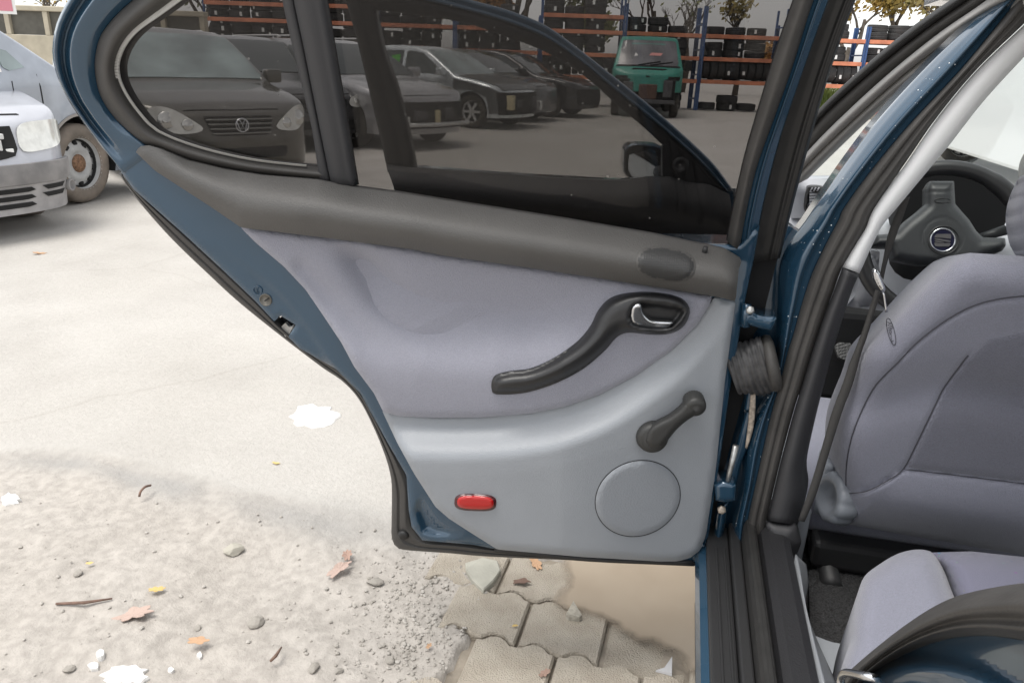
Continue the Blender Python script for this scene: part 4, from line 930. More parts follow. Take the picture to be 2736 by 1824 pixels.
mk = nd('ShaderNodeMixRGB'); mk.blend_type = 'MULTIPLY'; mk.inputs[0].default_value = .8; t.links.new(mu1.outputs[0], mk.inputs[1]); t.links.new(crr.outputs[0], mk.inputs[2])
mu1 = nd('ShaderNodeMixRGB'); mu1.blend_type = 'MULTIPLY'; mu1.inputs[0].default_value = .8; t.links.new(mk.outputs[0], mu1.inputs[1]); t.links.new(gran.outputs[0], mu1.inputs[2])
mu2 = nd('ShaderNodeMixRGB'); mu2.blend_type = 'MULTIPLY'; mu2.inputs[0].default_value = .7; t.links.new(mudc.outputs[0], mu2.inputs[1]); t.links.new(spk2.outputs[0], mu2.inputs[2])
atn = nd('ShaderNodeAttribute'); atn.attribute_name = 'mud'
mx = nd('ShaderNodeMixRGB'); t.links.new(atn.outputs['Fac'], mx.inputs[0]); t.links.new(mu1.outputs[0], mx.inputs[1]); t.links.new(mu2.outputs[0], mx.inputs[2]); bd_ = nd('ShaderNodeAttribute'); bd_.attribute_name = 'band'; bx = nd('ShaderNodeMixRGB'); bx.inputs[2].default_value = (.30, .29, .275, 1); t.links.new(mx.outputs[0], bx.inputs[1]); t.links.new(bd_.outputs['Fac'], bx.inputs[0]); t.links.new(bx.outputs[0], b.inputs['Base Color'])
n4 = nd('ShaderNodeTexNoise', Scale=70., Detail=10); n4.inputs['Roughness'].default_value = .65; t.links.new(tc.outputs['Object'], n4.inputs['Vector'])
bp = nd('ShaderNodeBump', Strength=.6, Distance=.010); t.links.new(n4.outputs['Fac'], bp.inputs['Height']); t.links.new(bp.outputs[0], b.inputs['Normal'])
rr = ramp(n1.outputs['Fac'], (.55, .55, .55), (.95, .95, .95)); t.links.new(rr.outputs[0], b.inputs['Roughness'])
ground = struct(link('ground', me, gm)); ground['label'] = 'pale concrete yard breaking up into grey mud'
def gh(x, y):
    i = int(np.clip(np.searchsorted(gx, x), 1, nxn - 1)); j = int(np.clip(np.searchsorted(gy, y), 1, nyn - 1)); return float(max(Hh[i, j], Hh[i - 1, j - 1]))

# interlocking concrete pavers, each its own stone
paving = empty('paving', (e1p.x, e1p.y, 0)); struct(paving)
pm = mat('paver_concrete', (.36, .315, .255), .9, col2=(.44, .395, .33), vscale=14, bump=.9, bscale=260, detail=8, bdist=.006)
def wave(s):                                     # period half a stone
    f = (s / (PW / 2)) % 1.0
    return .010 * float(np.interp(f, [0, .15, .35, .65, .85, 1], [1, 1, -1, -1, 1, 1]))
org = V((e1p.x, e1p.y, 0))
def paver_mesh(tilt, wob):
    g = .0035; n = 14; top = []; 
    for k in range(n + 1):
        s = g + (PW - 2 * g) * k / n; top.append((s, g + wave(s)))
    bot = [(s, PH - g + wave(s - PW / 2) if True else 0) for s, _ in top[::-1]]
    ring = top + bot; cx = sum(p[0] for p in ring) / len(ring); cy = sum(p[1] for p in ring) / len(ring)
    vs, fs = [], []; m_ = len(ring)
    for (ins, z) in ((0, -.05), (0, -.006), (.004, .0)):
        for (x, y) in ring:
            f = 1 - ins / .08; X_ = cx + (x - cx) * f; Y_ = cy + (y - cy) * f
            w = org * 0 + pu * (X_ - cx) + pv * (Y_ - cy); vs.append((w.x, w.y, z + (tilt[0] * (X_ - cx) + tilt[1] * (Y_ - cy) if z > -.04 else 0)))
    for l in range(2):
        for k in range(m_): fs.append([l * m_ + k, l * m_ + (k + 1) % m_, (l + 1) * m_ + (k + 1) % m_, (l + 1) * m_ + k])
    fs.append([2 * m_ + k for k in range(m_)])
    me = mesh_from(vs, fs, False); fix_normals(me); me.materials.append(pm); return me, cx, cy
pmeshes = [paver_mesh((random.uniform(-.025, .025), random.uniform(-.025, .025)), 0) for _ in range(5)]
pav_in = lambda x, y: inside(np.array([[x, y]]), pav_w)[0]
cnt = 0
for r_ in range(-6, 9):
    for c_ in range(-5, 8):
        me, cx, cy = random.choice(pmeshes)
        p = org + pu * (c_ * PW + (PW / 2 if r_ % 2 else 0) + cx) + pv * (r_ * PH - PH + cy)
        if not pav_in(p.x, p.y) or p.x > .30 or p.y < .35: continue
        wet = inside(np.array([[p.x, p.y]]), np.array([[gpt(*q).x, gpt(*q).y] for q in [(1500, 1500), (1860, 1512), (1880, 1780), (1700, 1760), (1560, 1680)]]))[0]
        o = bpy.data.objects.new('paver', me); COL.objects.link(o); o.location = (p.x, p.y, random.uniform(-.003, .003) - (.016 if wet else 0)); o.parent = paving
        o.matrix_parent_inverse = parent_world(paving).inverted(); cnt += 1
# silt between and over the low stones
siltm = mat('silt', (.28, .245, .20), .9, var=.2, vscale=20, bump=.7, bscale=150)
sp_ = [(1180, 1470), (2000, 1470), (2100, 2500), (1000, 2500), (1130, 1860), (1210, 1780)]
silt = relief('joint_silt', sp_, lambda a, b_, h=0: gpt(a, b_, -.019 + h), lambda P: .004 * np.sin(P[:, 0] / 31) * np.sin(P[:, 1] / 23), siltm, None, step=24, thick=.02, back=(0, 0, -1)); struct(silt)
# muddy puddle along the sill
wat = bpy.data.materials.new('muddy_water'); wat.use_nodes = True; t = wat.node_tree; b = t.nodes['Principled BSDF']
b.inputs['Base Color'].default_value = (.46, .385, .30, 1); b.inputs['Roughness'].default_value = .22; b.inputs['Specular IOR Level'].default_value = .35
tc = nd('ShaderNodeTexCoord'); nz = nd('ShaderNodeTexNoise', Scale=4., Detail=3); t.links.new(tc.outputs['Object'], nz.inputs['Vector'])
rp = ramp(nz.outputs['Fac'], (.33, .27, .205), (.40, .335, .26)); t.links.new(rp.outputs[0], b.inputs['Base Color'])
pud = [(1490, 1470), (1560, 1470), (1880, 1480), (2080, 1490), (2090, 1830), (1838, 1810), (1812, 1778), (1790, 1756), (1745, 1735), (1690, 1722), (1650, 1700), (1615, 1672), (1560, 1655), (1500, 1640), (1462, 1616), (1478, 1580), (1500, 1545), (1485, 1505)]
pudo = relief('puddle', smooth_path(pud, 90, closed=True), lambda a, b_, h=0: gpt(a, b_, h), .0035, wat, None, step=14, thick=0, back=(0, 0, -1)); struct(pudo)
pw_ = np.array([[gpt(*q).x, gpt(*q).y] for q in smooth_path(pud, 90, closed=True)]); co_ = np.array([v_.co[:2] for v_ in pudo.data.vertices])
da = pudo.data.attributes.new('depth', 'FLOAT', 'POINT'); da.data.foreach_set('value', np.clip(seg_dist(co_, pw_) / .055, 0, 1).astype(np.float32))
an = nd('ShaderNodeAttribute'); an.attribute_name = 'depth'; nz2 = nd('ShaderNodeTexNoise', Scale=30., Detail=5); t.links.new(tc.outputs['Object'], nz2.inputs['Vector'])
sb_ = nd('ShaderNodeMath'); sb_.operation = 'MULTIPLY_ADD'; sb_.inputs[1].default_value = 1.5; t.links.new(an.outputs['Fac'], sb_.inputs[0])
nn_ = nd('ShaderNodeMath'); nn_.operation = 'MULTIPLY_ADD'; nn_.inputs[1].default_value = .7; nn_.inputs[2].default_value = -.5; t.links.new(nz2.outputs['Fac'], nn_.inputs[0]); t.links.new(nn_.outputs[0], sb_.inputs[2]); sb_.use_clamp = True
t.links.new(sb_.outputs[0], b.inputs['Alpha'])
# loose grit and stones
def rock_mesh(seed, sub=2, rough_=.22):
    bm = bmesh.new(); bmesh.ops.create_icosphere(bm, subdivisions=sub, radius=1); r = random.Random(seed); ph = [(V((r.uniform(-1, 1), r.uniform(-1, 1), r.uniform(-1, 1))).normalized(), r.uniform(.55, .95)) for _ in range(9)]
    for v in bm.verts:
        for n_, d in ph:
            k = v.co.dot(n_)
            if k > d: v.co -= n_ * (k - d)
        v.co *= 1 + r.uniform(-.03, .03)
        v.co.z *= .7
    me = bpy.data.meshes.new('rock'); bm.to_mesh(me); bm.free(); return me
rocks = [rock_mesh(s, 1) for s in range(4)]
grit_v, grit_f = [], []
rb = [(np.array([v.co[:] for v in m_.vertices]), [list(p.vertices) for p in m_.polygons]) for m_ in rocks]
r = random.Random(3); made = 0
while made < 1200:
    if r.random() < .80: px, py = r.gauss(1130, 110), r.gauss(1640, 110)
    else: px, py = r.uniform(-200, 1250), r.uniform(1290, 2000)
    if py > 2100 or py < 1250: continue
    w = gpt(px, py)
    if Y is None or w.y < .3 or float(np.interp(w.x, edge_w[:, 0], edge_w[:, 1])) < w.y: continue
    if pav_in(w.x, w.y) and r.random() < .93: continue
    s_ = .0018 + .0055 * r.random() ** 4; vv, ff = rb[r.randrange(4)]; a = r.uniform(0, 6.28); b0 = len(grit_v)
    ca, sa = math.cos(a), math.sin(a); z = gh(w.x, w.y)
    for q in vv: grit_v.append((w.x + s_ * (q[0] * ca - q[1] * sa), w.y + s_ * (q[0] * sa + q[1] * ca), z + s_ * (q[2] + .25)))
    grit_f += [[b0 + k for k in f] for f in ff]; made += 1
struct(link('grit', mesh_from(grit_v, grit_f, False), mat('grit', (.31, .288, .255), .9, col2=(.43, .405, .37), vscale=30)), 'stuff')
stone_m = mat('stone', (.34, .315, .28), .9, var=.2, vscale=60, bump=.6, bscale=200)
pale_m = mat('plaster', (.68, .67, .65), .8, var=.04, vscale=40, bump=.5, bscale=150)
for i, (px, py, s_, lab, sq) in enumerate([(625, 1463, .024, 'pale lump of stone lying above a clod in the mud', 1.3), (684, 1655, .020, 'dark brown clod in the mud beside twigs', 1.1), (526, 1664, .009, 'small dark pebble left of the brown clod', 1.2),
        (184, 1783, .012, 'grey pebble between two white plaster flakes', 1.2), (210, 1530, .012, 'crumbly dark clump beside a yellow fleck', 1.5), (1000, 1550, .016, 'dark flat stone at the edge of the dried mud pan', 1.6), (840, 1785, .013, 'dark lump lying in the grit left of the pavers', 1.3), (1043, 1753, .012, 'blackish pebble close to the lowest paver corner', 1.1), (905, 1788, .010, 'brown pebble in grit beside a dark lump', 1.1)]):
    w = gpt(px, py); o = link('stone', rock_mesh(40 + i, 2), stone_m if i != 0 else mat('pale_stone', (.36, .34, .29), .9, var=.2, vscale=60)); o.location = (w.x, w.y, gh(w.x, w.y) + s_ * .3); o.scale = (s_ * sq, s_, s_ * .8); o.rotation_euler = (0, 0, i * 1.3); tag(o, lab, 'stone', 'stones lying in the mud')
# broken stone slab and the wet triangle of stone by the pavers
def slab_piece(name, pts, z, th, m_, lab, cat, seed=0):
    r2 = random.Random(seed); P = [gpt(x, y, z) for x, y in pts]; n_ = len(P)
    c = sum(P, V()) / n_
    vs = [V((p.x, p.y, z - th)) for p in P] + [V((p.x, p.y, z - .004)) for p in P] + [V((c.x + (p.x - c.x) * .94, c.y + (p.y - c.y) * .94, z + r2.uniform(-.002, .002))) for p in P]
    fs = [[l * n_ + k, l * n_ + (k + 1) % n_, (l + 1) * n_ + (k + 1) % n_, (l + 1) * n_ + k] for l in range(2) for k in range(n_)] + [[2 * n_ + k for k in range(n_)]]
    me = mesh_from(vs, fs, False); fix_normals(me); o = link(name, me, m_); tag(o, lab, cat); return o
slab_piece('stone_slab', [(1243, 1500), (1290, 1488), (1330, 1496), (1338, 1520), (1318, 1550), (1292, 1574), (1262, 1546), (1246, 1520)], .016, .05, mat('pale_flagstone', (.40, .39, .335), .8, var=.08, vscale=20, bump=.5, bscale=120), 'pale greenish stone wedge set beside the pavers under the door', 'stone', 1)
slab_piece('stone_chip', [(1513, 1637), (1532, 1604), (1556, 1640), (1548, 1645), (1520, 1642)], .014, .03, mat('chip', (.40, .37, .31), .85, var=.2, vscale=90), 'small triangular stone corner sticking out of the puddle', 'stone', 2)
slab_piece('plastic_scrap', [(1752, 1788), (1775, 1782), (1797, 1750), (1796, 1800), (1776, 1794)], .010, .006, mat('wet_plastic', (.50, .50, .51), .4), 'pale grey torn plastic scrap at the edge of the puddle', 'scrap', 3)
# white plaster splashes
for i, (px, py, rx, ry, lab) in enumerate([(842, 1110, 66, 32, 'large white plaster splash on the pale concrete'), (335, 1800, 66, 30, 'broken white plaster patch with ragged edges in the mud'), (26, 1332, 28, 16, 'white plaster flake at the concrete edge'), (250, 1776, 17, 12, 'white plaster crumb beside the ragged patch'), (268, 1743, 13, 10, 'dull white crumb just above the ragged patch'), (533, 1747, 8, 10, 'little white chip beside an orange leaf'), (456, 1787, 10, 7, 'little white chip right of the ragged patch')]):
    rr_ = random.Random(i); n_ = 22 if rx > 20 else 9
    P = [(px + rx * (1 + rr_.uniform(-.28, .12)) * math.cos(a), py + ry * (1 + rr_.uniform(-.28, .12)) * math.sin(a)) for a in np.linspace(0, 2 * math.pi, n_, endpoint=False)]
    zz_ = max(gh(gpt(*q).x, gpt(*q).y) for q in P) + .004
    slab_piece('plaster_patch', P, zz_, .02, pale_m, lab, 'plaster', i)
# fallen leaves
def leaf_mesh(seed, lobes=5):
    r2 = random.Random(seed); n_ = 28; vs = [V((0, 0, 0))]; 
    for k in range(n_):
        a = 2 * math.pi * k / n_; rr_ = .62 + .38 * abs(math.cos(a * lobes / 2)) ** 1.3 * (1 - .15 * r2.random()); x, y = rr_ * math.cos(a), .62 * rr_ * math.sin(a)
        vs.append(V((x, y, .09 * math.sin(2.2 * x + seed) + .12 * y * y + r2.uniform(-.03, .03))))
    fs = [[0, 1 + k, 1 + (k + 1) % n_] for k in range(n_)]
    top = len(vs); vs2 = vs + [v - V((0, 0, .03)) for v in vs]; fs2 = fs + [[top + q for q in f[::-1]] for f in fs] + [[1 + k, top + 1 + k, top + 1 + (k + 1) % n_, 1 + (k + 1) % n_] for k in range(n_)]
    return mesh_from(vs2, fs2, False)
lm = {'brown': mat('brown_leaf', (.36, .24, .19), .75, var=.25, vscale=60, bump=.4, bscale=150), 'orange': mat('orange_leaf', (.48, .30, .18), .7, var=.2, vscale=60), 'yellow': mat('yellow_leaf', (.58, .42, .16), .7, var=.2, vscale=60), 'dark': mat('dark_leaf', (.16, .10, .075), .8, var=.25, vscale=60), 'pink': mat('pale_brown_leaf', (.44, .33, .28), .75, var=.15, vscale=60, bump=.4, bscale=150)}
for i, (px, py, s_, c, rot, lab) in enumerate([(357, 1645, .055, 'pink', .2, 'large pale brown leaf curling on the mud'), (907, 1525, .042, 'pink', 1.1, 'pale brown leaf lying under a darker curled one'), (928, 1487, .030, 'brown', 2.0, 'reddish brown curled leaf above a pale one'), (530, 1716, .026, 'orange', .4, 'narrow orange leaf lying beside a white chip'),
        (106, 678, .045, 'orange', 1.0, 'orange leaf alone on the bright concrete by the bumper'), (240, 1508, .011, 'yellow', .3, 'small yellow leaf fleck on the mud'), (1432, 1508, .030, 'orange', 2.2, 'orange lobed leaf on the paver under the door'), (1393, 1558, .026, 'dark', .1, 'dark shrivelled leaf lying flat on a paver'), (1376, 1676, .009, 'yellow', .6, 'tiny yellow leaf caught in a paver joint'),
        (1146, 1730, .012, 'orange', 1.4, 'tiny orange leaf in the grit beside a paver'), (420, 1578, .022, 'yellow', .7, 'thin dry yellow leaf standing on edge in the mud'), (738, 1240, .016, 'yellow', 0.0, 'pale yellow leaf on the bright concrete'), (1455, 1802, .018, 'brown', .9, 'brown leaf flattened on the lowest paver')]):
    w = gpt(px, py); o = link('leaf', leaf_mesh(i, 5 if i % 2 else 7), lm[c]); o.location = (w.x, w.y, max(gh(w.x, w.y), .006) + s_ * .03); o.scale = (s_, s_ * .8, s_); o.rotation_euler = (random.uniform(-.1, .1), random.uniform(-.1, .1), rot); tag(o, lab, 'leaf', 'fallen leaves')
w = gpt(385, 1310); rz_ = [gpt(372, 1326, .01), gpt(376, 1312, .02), gpt(388, 1300, .025), gpt(402, 1296, .015)]
tag(tube('twig', [tuple(p) for p in smooth_path([tuple(q) for q in rz_], 14)], [.0035] * 14, lm['dark']), 'dark curled twig at the edge of the concrete', 'twig')
for a_, b_, lab in (((722, 1766), (752, 1728), 'straight brown twig lying in the mud left of the grit'), ((150, 1612), (300, 1598), 'crooked dark twig among clods in the mud')):
    tag(tube('twig', [gpt(*a_, .006), gpt((a_[0] + b_[0]) / 2, (a_[1] + b_[1]) / 2 + 4, .014), gpt(*b_, .008)], [.003, .004, .002], lm['dark'], None, 7), lab, 'twig')

# ------------------------------------------------------------------ parked vehicles
VM = dict(
    tyre=mat('tyre_rubber', (.030, .028, .026), .85, col2=(.085, .075, .062), vscale=8, bump=.4, bscale=60),
    dusty_tyre=mat('dusty_tyre', (.14, .12, .10), .9, col2=(.24, .20, .165), vscale=6, bump=.4, bscale=60),
    rim=mat('alloy', (.60, .60, .59), .4, .3), steelrim=mat('dusty_steel_rim', (.40, .40, .395), .6, .0, var=.12, vscale=14),
    hole=mat('car_recess', (.012, .012, .012), .9), lamp=mat('headlamp_glass', (.70, .70, .66), .12, .2, var=.10, vscale=18, coat=1.0),
    lampin=mat('lamp_reflector', (.75, .75, .72), .15, .9), trimb=mat('bumper_black', (.075, .075, .078), .7, var=.3, vscale=12),
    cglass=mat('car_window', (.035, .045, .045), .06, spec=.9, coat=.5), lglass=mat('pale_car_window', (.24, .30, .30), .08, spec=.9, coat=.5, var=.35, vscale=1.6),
    chrome=M['chrome'], plate=mat('white_sticker', (.75, .75, .73), .6), yellow=mat('yellow_label', (.55, .48, .30), .7), green_cloth=mat('green_cloth', (.10, .40, .07), .8))
def paint_mat(n_, c, rough=.3, metal=.5, var=.10): return mat(n_, c, rough, metal, var=var, vscale=4, coat=1.0)
def wheel_parts(root, x, y, R_, side, tyre_m, rim_m, spokes, w=.20):
    c = V((x, y, R_)); ax = V((0, side, 0)); h = w / 2
    tm_ = lathe_mesh([(R_ * .64, h * .82), (R_ * .70, h * .98), (R_ * .84, h), (R_ * .95, h * .86), (R_, h * .62), (R_, 0), (R_, -h * .62), (R_ * .95, -h), (R_ * .6, -h)], ax, (0, 0, 0), 40, cap=False)
    wl = bpy.data.objects.new('wheel', tm_); COL.objects.link(wl); tm_.materials.append(tyre_m); wl.parent = root; wl.location = c
    rm_ = lathe_mesh([(R_ * .66, h * .85), (R_ * .63, h * .70), (R_ * .60, h * .30), (R_ * .2, h * .36), (R_ * .17, h * .5), (0, h * .5)] if spokes else [(R_ * .67, h * .90), (R_ * .64, h * .80), (R_ * .60, h * .25), (R_ * .56, h * .18), (R_ * .44, h * .50), (R_ * .33, h * .60), (R_ * .29, h * .42), (R_ * .20, h * .42), (0, h * .42)], ax, (0, 0, 0), 36, cap=False)
    rm_.materials.append(rim_m); ro = bpy.data.objects.new('rim', rm_); COL.objects.link(ro); ro.parent = wl
    if spokes:
        bm = bmesh.new()
        for k in range(spokes):
            a = 2 * math.pi * k / spokes; ce, se = math.cos(a), math.sin(a)
            Mx = Matrix.Rotation(a, 4, ax) @ Matrix.Translation((R_ * .36, side * h * .5, 0))
            r_ = bmesh.ops.create_cube(bm, size=1, matrix=Mx @ Matrix.Diagonal((R_ * .50, h * .35, R_ * .15, 1)))
        me = bpy.data.meshes.new('sp'); bm.to_mesh(me); bm.free(); me.materials.append(rim_m); so = bpy.data.objects.new('spokes', me); COL.objects.link(so); so.parent = wl
        dk = lathe_mesh([(R_ * .62, h * .36), (R_ * .2, h * .40)], ax, (0, 0, 0), 24, cap=False); dk.materials.append(VM['hole']); do = bpy.data.objects.new('brake', dk); COL.objects.link(do); do.parent = wl
    else:
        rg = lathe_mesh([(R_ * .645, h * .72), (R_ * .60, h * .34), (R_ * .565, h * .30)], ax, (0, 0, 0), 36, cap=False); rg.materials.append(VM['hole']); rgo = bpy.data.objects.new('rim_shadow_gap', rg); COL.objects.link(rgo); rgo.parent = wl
        for k in range(10):
            a = 2 * math.pi * (k + .5) / 10; p = V((math.cos(a) * R_ * .50, side * h * .345, math.sin(a) * R_ * .50))
            hm_ = lathe_mesh([(R_ * .07, -.01), (R_ * .07, .008), (0, .010)], ax, p, 12); hm_.materials.append(VM['hole']); ho = bpy.data.objects.new('rim_hole', hm_); COL.objects.link(ho); ho.parent = wl
        hb = lathe_mesh([(R_ * .24, h * .36), (R_ * .22, h * .52), (R_ * .10, h * .60), (0, h * .60)], ax, (0, 0, 0), 20); hb.materials.append(mat('rusty_hub', (.22, .13, .08), .8, .3, var=.4, vscale=60)); ho = bpy.data.objects.new('hub', hb); COL.objects.link(ho); ho.parent = wl
    return wl

class Vehicle:
    def __init__(s, name, label, cat, loc, head, top, W0, paint, L=None, waist=.9, k=.33, a=.5, ra=.35, z0=.22, lean=.0, p=2.6, group=None, bulge=.03, base_z=0.):
        s.top = np.array(top, float); s.L = -s.top[-1, 0]; s.W0, s.waist, s.k, s.a, s.ra, s.z0, s.lean, s.p, s.bulge = W0, waist, k, a, ra, z0, lean, p, bulge
        s.root = empty(name, (loc[0], loc[1], base_z), math.atan2(head[1], head[0])); tag(s.root, label, cat, group); s.paint = paint; s.wheels = []
        s.xs_top = s.top[::-1, 0]; s.zs_top = s.top[::-1, 1]
    def zt(s, x): return float(np.interp(x, s.xs_top, s.zs_top))
    def Wp(s, x):
        t1 = min(1, max(0, -x / s.a)); t2 = min(1, max(0, (s.L + x) / s.ra)); f = (1 - (1 - t1) ** s.p) ** (1 / s.p) * (1 - (1 - t2) ** s.p) ** (1 / s.p)
        return s.W0 * max(f, .02)
    def dx(s, x, z):
        f = math.exp(x / .45); return f * (-s.lean * max(0, z - .55) + s.bulge * math.exp(-((z - .45) / .16) ** 2))
    def ys(s, x, z):
        w = s.Wp(x)
        if z > s.waist: w -= s.k * (z - s.waist) * min(1, w / s.W0)
        else: w -= .05 * ((s.waist - z) / s.waist) ** 2 + .012 * math.exp(-((z - .52) / .07) ** 2)
        return max(w, .01)
    def side(s, sgn):
        return lambda x, z, h=0.: V((x + s.dx(x, z), sgn * (s.ys(x, z) + h), z))
    def toppt(s, x, y, h=0.):
        zt = s.zt(x); w = max(s.ys(x, zt - .07) - .02, .05); return V((x + s.dx(x, zt), y, zt + .02 * (1 - min(1, abs(y) / w) ** 2) + h))
    def front(s, y, z, h=0.):
        w = min(abs(y) / max(s.W0 - .05 * ((s.waist - z) / s.waist) ** 2, .1), .995); t1 = 1 - (1 - w ** s.p) ** (1 / s.p); x = -s.a * t1
        n_ = V((1, (y / s.W0) * .9 * abs(y / s.W0), 0)).normalized()
        return V((x + s.dx(x, z), y, z)) + n_ * h
    def body(s, wheels, R_, cut=True):
        u = np.concatenate([-(np.linspace(.02, 1, 16) ** 2.2) * s.a, np.linspace(-s.a, -s.L + s.ra, 46)[1:], -s.L + s.ra * (np.linspace(1, .03, 9)[1:] ** 1.8)])
        vs, fs = [], []; r_ = .07; nj = 16
        for x in u:
            zt = s.zt(x); ring = []
            for j in range(nj + 1):
                z = s.z0 + (zt - r_ - s.z0) * j / nj; ring.append((x + s.dx(x, z), s.ys(x, z), z))
            y0 = s.ys(x, zt - r_); rr_ = min(r_, y0 * .7)
            for a in (25, 50, 75): ring.append((x + s.dx(x, zt), y0 - rr_ * (1 - math.cos(R(a))), zt - r_ + r_ * math.sin(R(a))))
            for f in (.75, .45, .15): ring.append((x + s.dx(x, zt), (y0 - rr_) * f, zt + .02 * (1 - f * f)))
            full = ring + [(q[0], -q[1], q[2]) for q in ring[::-1]]
            vs.append(full)
        m_ = len(vs[0]); V_ = [q for rg in vs for q in rg]
        for i in range(len(vs) - 1):
            for k in range(m_): fs.append([i * m_ + k, i * m_ + (k + 1) % m_, (i + 1) * m_ + (k + 1) % m_, (i + 1) * m_ + k])
        fs.append(list(range(m_))); fs.append([(len(vs) - 1) * m_ + k for k in range(m_)][::-1])
        me = mesh_from(V_, fs, True); fix_normals(me)
        s.bodyo = bpy.data.objects.new('body', me); COL.objects.link(s.bodyo); me.materials.append(s.paint); me.materials.append(VM['hole'])
        if cut:
            bm = bmesh.new()
            for wx in wheels:
                for sg in (1, -1):
                    Mx = Matrix.Translation((wx, sg * (s.W0 - .05), R_ + .01)) @ Matrix.Rotation(R(90), 4, 'X')
                    bmesh.ops.create_cone(bm, cap_ends=True, segments=40, radius1=R_ * 1.17, radius2=R_ * 1.17, depth=.42, matrix=Mx)
            cme = bpy.data.meshes.new('cut'); bm.to_mesh(cme); bm.free(); cme.materials.append(s.paint); cme.materials.append(VM['hole']); cme.polygons.foreach_set('material_index', [1] * len(cme.polygons))
            co = bpy.data.objects.new('cut', cme); COL.objects.link(co)
            md = s.bodyo.modifiers.new('b', 'BOOLEAN'); md.object = co; md.operation = 'DIFFERENCE'; md.solver = 'EXACT'
            dg = bpy.context.evaluated_depsgraph_get(); ev = bpy.data.meshes.new_from_object(s.bodyo.evaluated_get(dg))
            s.bodyo.modifiers.clear(); s.bodyo.data = ev; bpy.data.objects.remove(co)
            try: s.bodyo.data.set_sharp_from_angle(angle=R(35))
            except Exception: pass
        s.bodyo.parent = s.root; return s.bodyo
    def patch(s, name, poly, fn, m_, h=.006, step=.06, back=None, par=None, curve=0, thick=.015):
        o = relief(name, poly, lambda a, b, hh=0.: fn(a, b, hh), h, m_, None, step=step, thick=thick, back=back, curve=curve)
        o.parent = par or s.root; o.matrix_parent_inverse = Matrix.Identity(4); return o
    def side_patch(s, name, poly, m_, sgn, **kw): return s.patch(name, poly, s.side(sgn), m_, back=(0, -sgn, 0), **kw)
    def front_patch(s, name, poly, m_, **kw): return s.patch(name, poly, s.front, m_, back=(-1, 0, 0), **kw)
    def top_patch(s, name, poly, m_, **kw): return s.patch(name, poly, s.toppt, m_, back=(-.3, 0, -1), **kw)
    def wheel(s, x, R_, sides=(1, -1), tyre_m=None, rim_m=None, spokes=0, out=.0):
        for sg in sides: wheel_parts(s.root, x, sg * (s.W0 - .125 + out), R_, sg, tyre_m or VM['tyre'], rim_m or VM['rim'], spokes)
    def mirror(s, x, z, sgn, m_):
        y = s.ys(x, z); o = box('wing_mirror', (x - .07, min(sgn * (y + .02), sgn * (y + .20)), z - .02), (x + .07, max(sgn * (y + .02), sgn * (y + .20)), z + .12), m_, None, .03, smooth=True, segs=3); o.parent = s.root; return o

def local_tube(par, name, pts, r_, m_, seg=8, closed=False):
    o = tube(name, pts, r_, m_, None, seg, closed); o.parent = par; return o

HATCH = [(0, .62), (-.06, .70), (-.25, .79), (-.60, .87), (-1.0, .93), (-1.10, .95), (-1.45, 1.17), (-1.80, 1.37), (-2.1, 1.44), (-2.6, 1.46), (-3.1, 1.44), (-3.45, 1.36), (-3.72, 1.02), (-3.86, .86), (-3.92, .55)]
WAGON = [(0, .62), (-.06, .70), (-.3, .80), (-.7, .88), (-1.15, .93), (-1.25, .95), (-1.65, 1.18), (-2.05, 1.38), (-2.4, 1.45), (-3.2, 1.46), (-3.9, 1.43), (-4.25, 1.32), (-4.55, .98), (-4.66, .86), (-4.70, .55)]
MPV = [(0, .66), (-.06, .74), (-.25, .86), (-.55, .96), (-.80, 1.02), (-.88, 1.04), (-1.2, 1.25), (-1.6, 1.50), (-1.95, 1.62), (-2.6, 1.66), (-3.5, 1.64), (-4.1, 1.58), (-4.35, 1.10), (-4.40, .90), (-4.42, .55)]

def dress(v, par, R_, win_m, wheels, tyre_m=None, rim_m=None, spokes=0, sides=(1, -1), mir=None, wins=None):
    v.body(wheels, R_)
    for x in wheels: v.wheel(x, R_, sides=(1, -1), tyre_m=tyre_m, rim_m=rim_m, spokes=spokes)
    t = v.top; ia = par['cowl']; ir = par['roof']
    zc, zr = v.zt(ia), v.zt(ir)
    wc, wr = v.ys(ia, zc) - .06, v.ys(ir, zr - .05) - .07
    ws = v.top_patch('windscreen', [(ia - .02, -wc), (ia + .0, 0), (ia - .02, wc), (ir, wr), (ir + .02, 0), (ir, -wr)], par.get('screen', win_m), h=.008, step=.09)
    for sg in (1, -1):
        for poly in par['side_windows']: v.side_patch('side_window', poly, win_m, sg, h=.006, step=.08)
    xh = ia * .5
    v.top_patch('bonnet_gap', [(-.13, -v.ys(-.13, .6) + .16), (-.10, 0), (-.13, v.ys(-.13, .6) - .16), (-.142, v.ys(-.13, .6) - .16), (-.112, 0), (-.142, -v.ys(-.13, .6) + .16)], VM['hole'], h=.004, step=.08, thick=.004)
    for sg in (1, -1):
        v.side_patch('bumper_gap', [(-.50, .62), (-.42, .62), (-.42, .613), (-.50, .613)], VM['hole'], sg, h=.003, step=.05, thick=.004)
        for xd in (ia - .30, ia - 1.24, ia - 2.15):
            v.side_patch('door_gap', [(xd, .34), (xd, v.waist + .04), (xd - .010, v.waist + .04), (xd - .010, .34)], VM['hole'], sg, h=.003, step=.1, thick=.004)
        for xd in (ia - 1.08, ia - 2.0): v.side_patch('door_handle', [(xd, .80), (xd, .825), (xd - .16, .825), (xd - .16, .80)], v.paint, sg, h=.02, step=.06)
        v.side_patch('rubbing_strip', [(-1.15, .50), (-1.15, .545), (-3.0, .545), (-3.0, .50)], VM['trimb'], sg, h=.012, step=.15)
    return ws
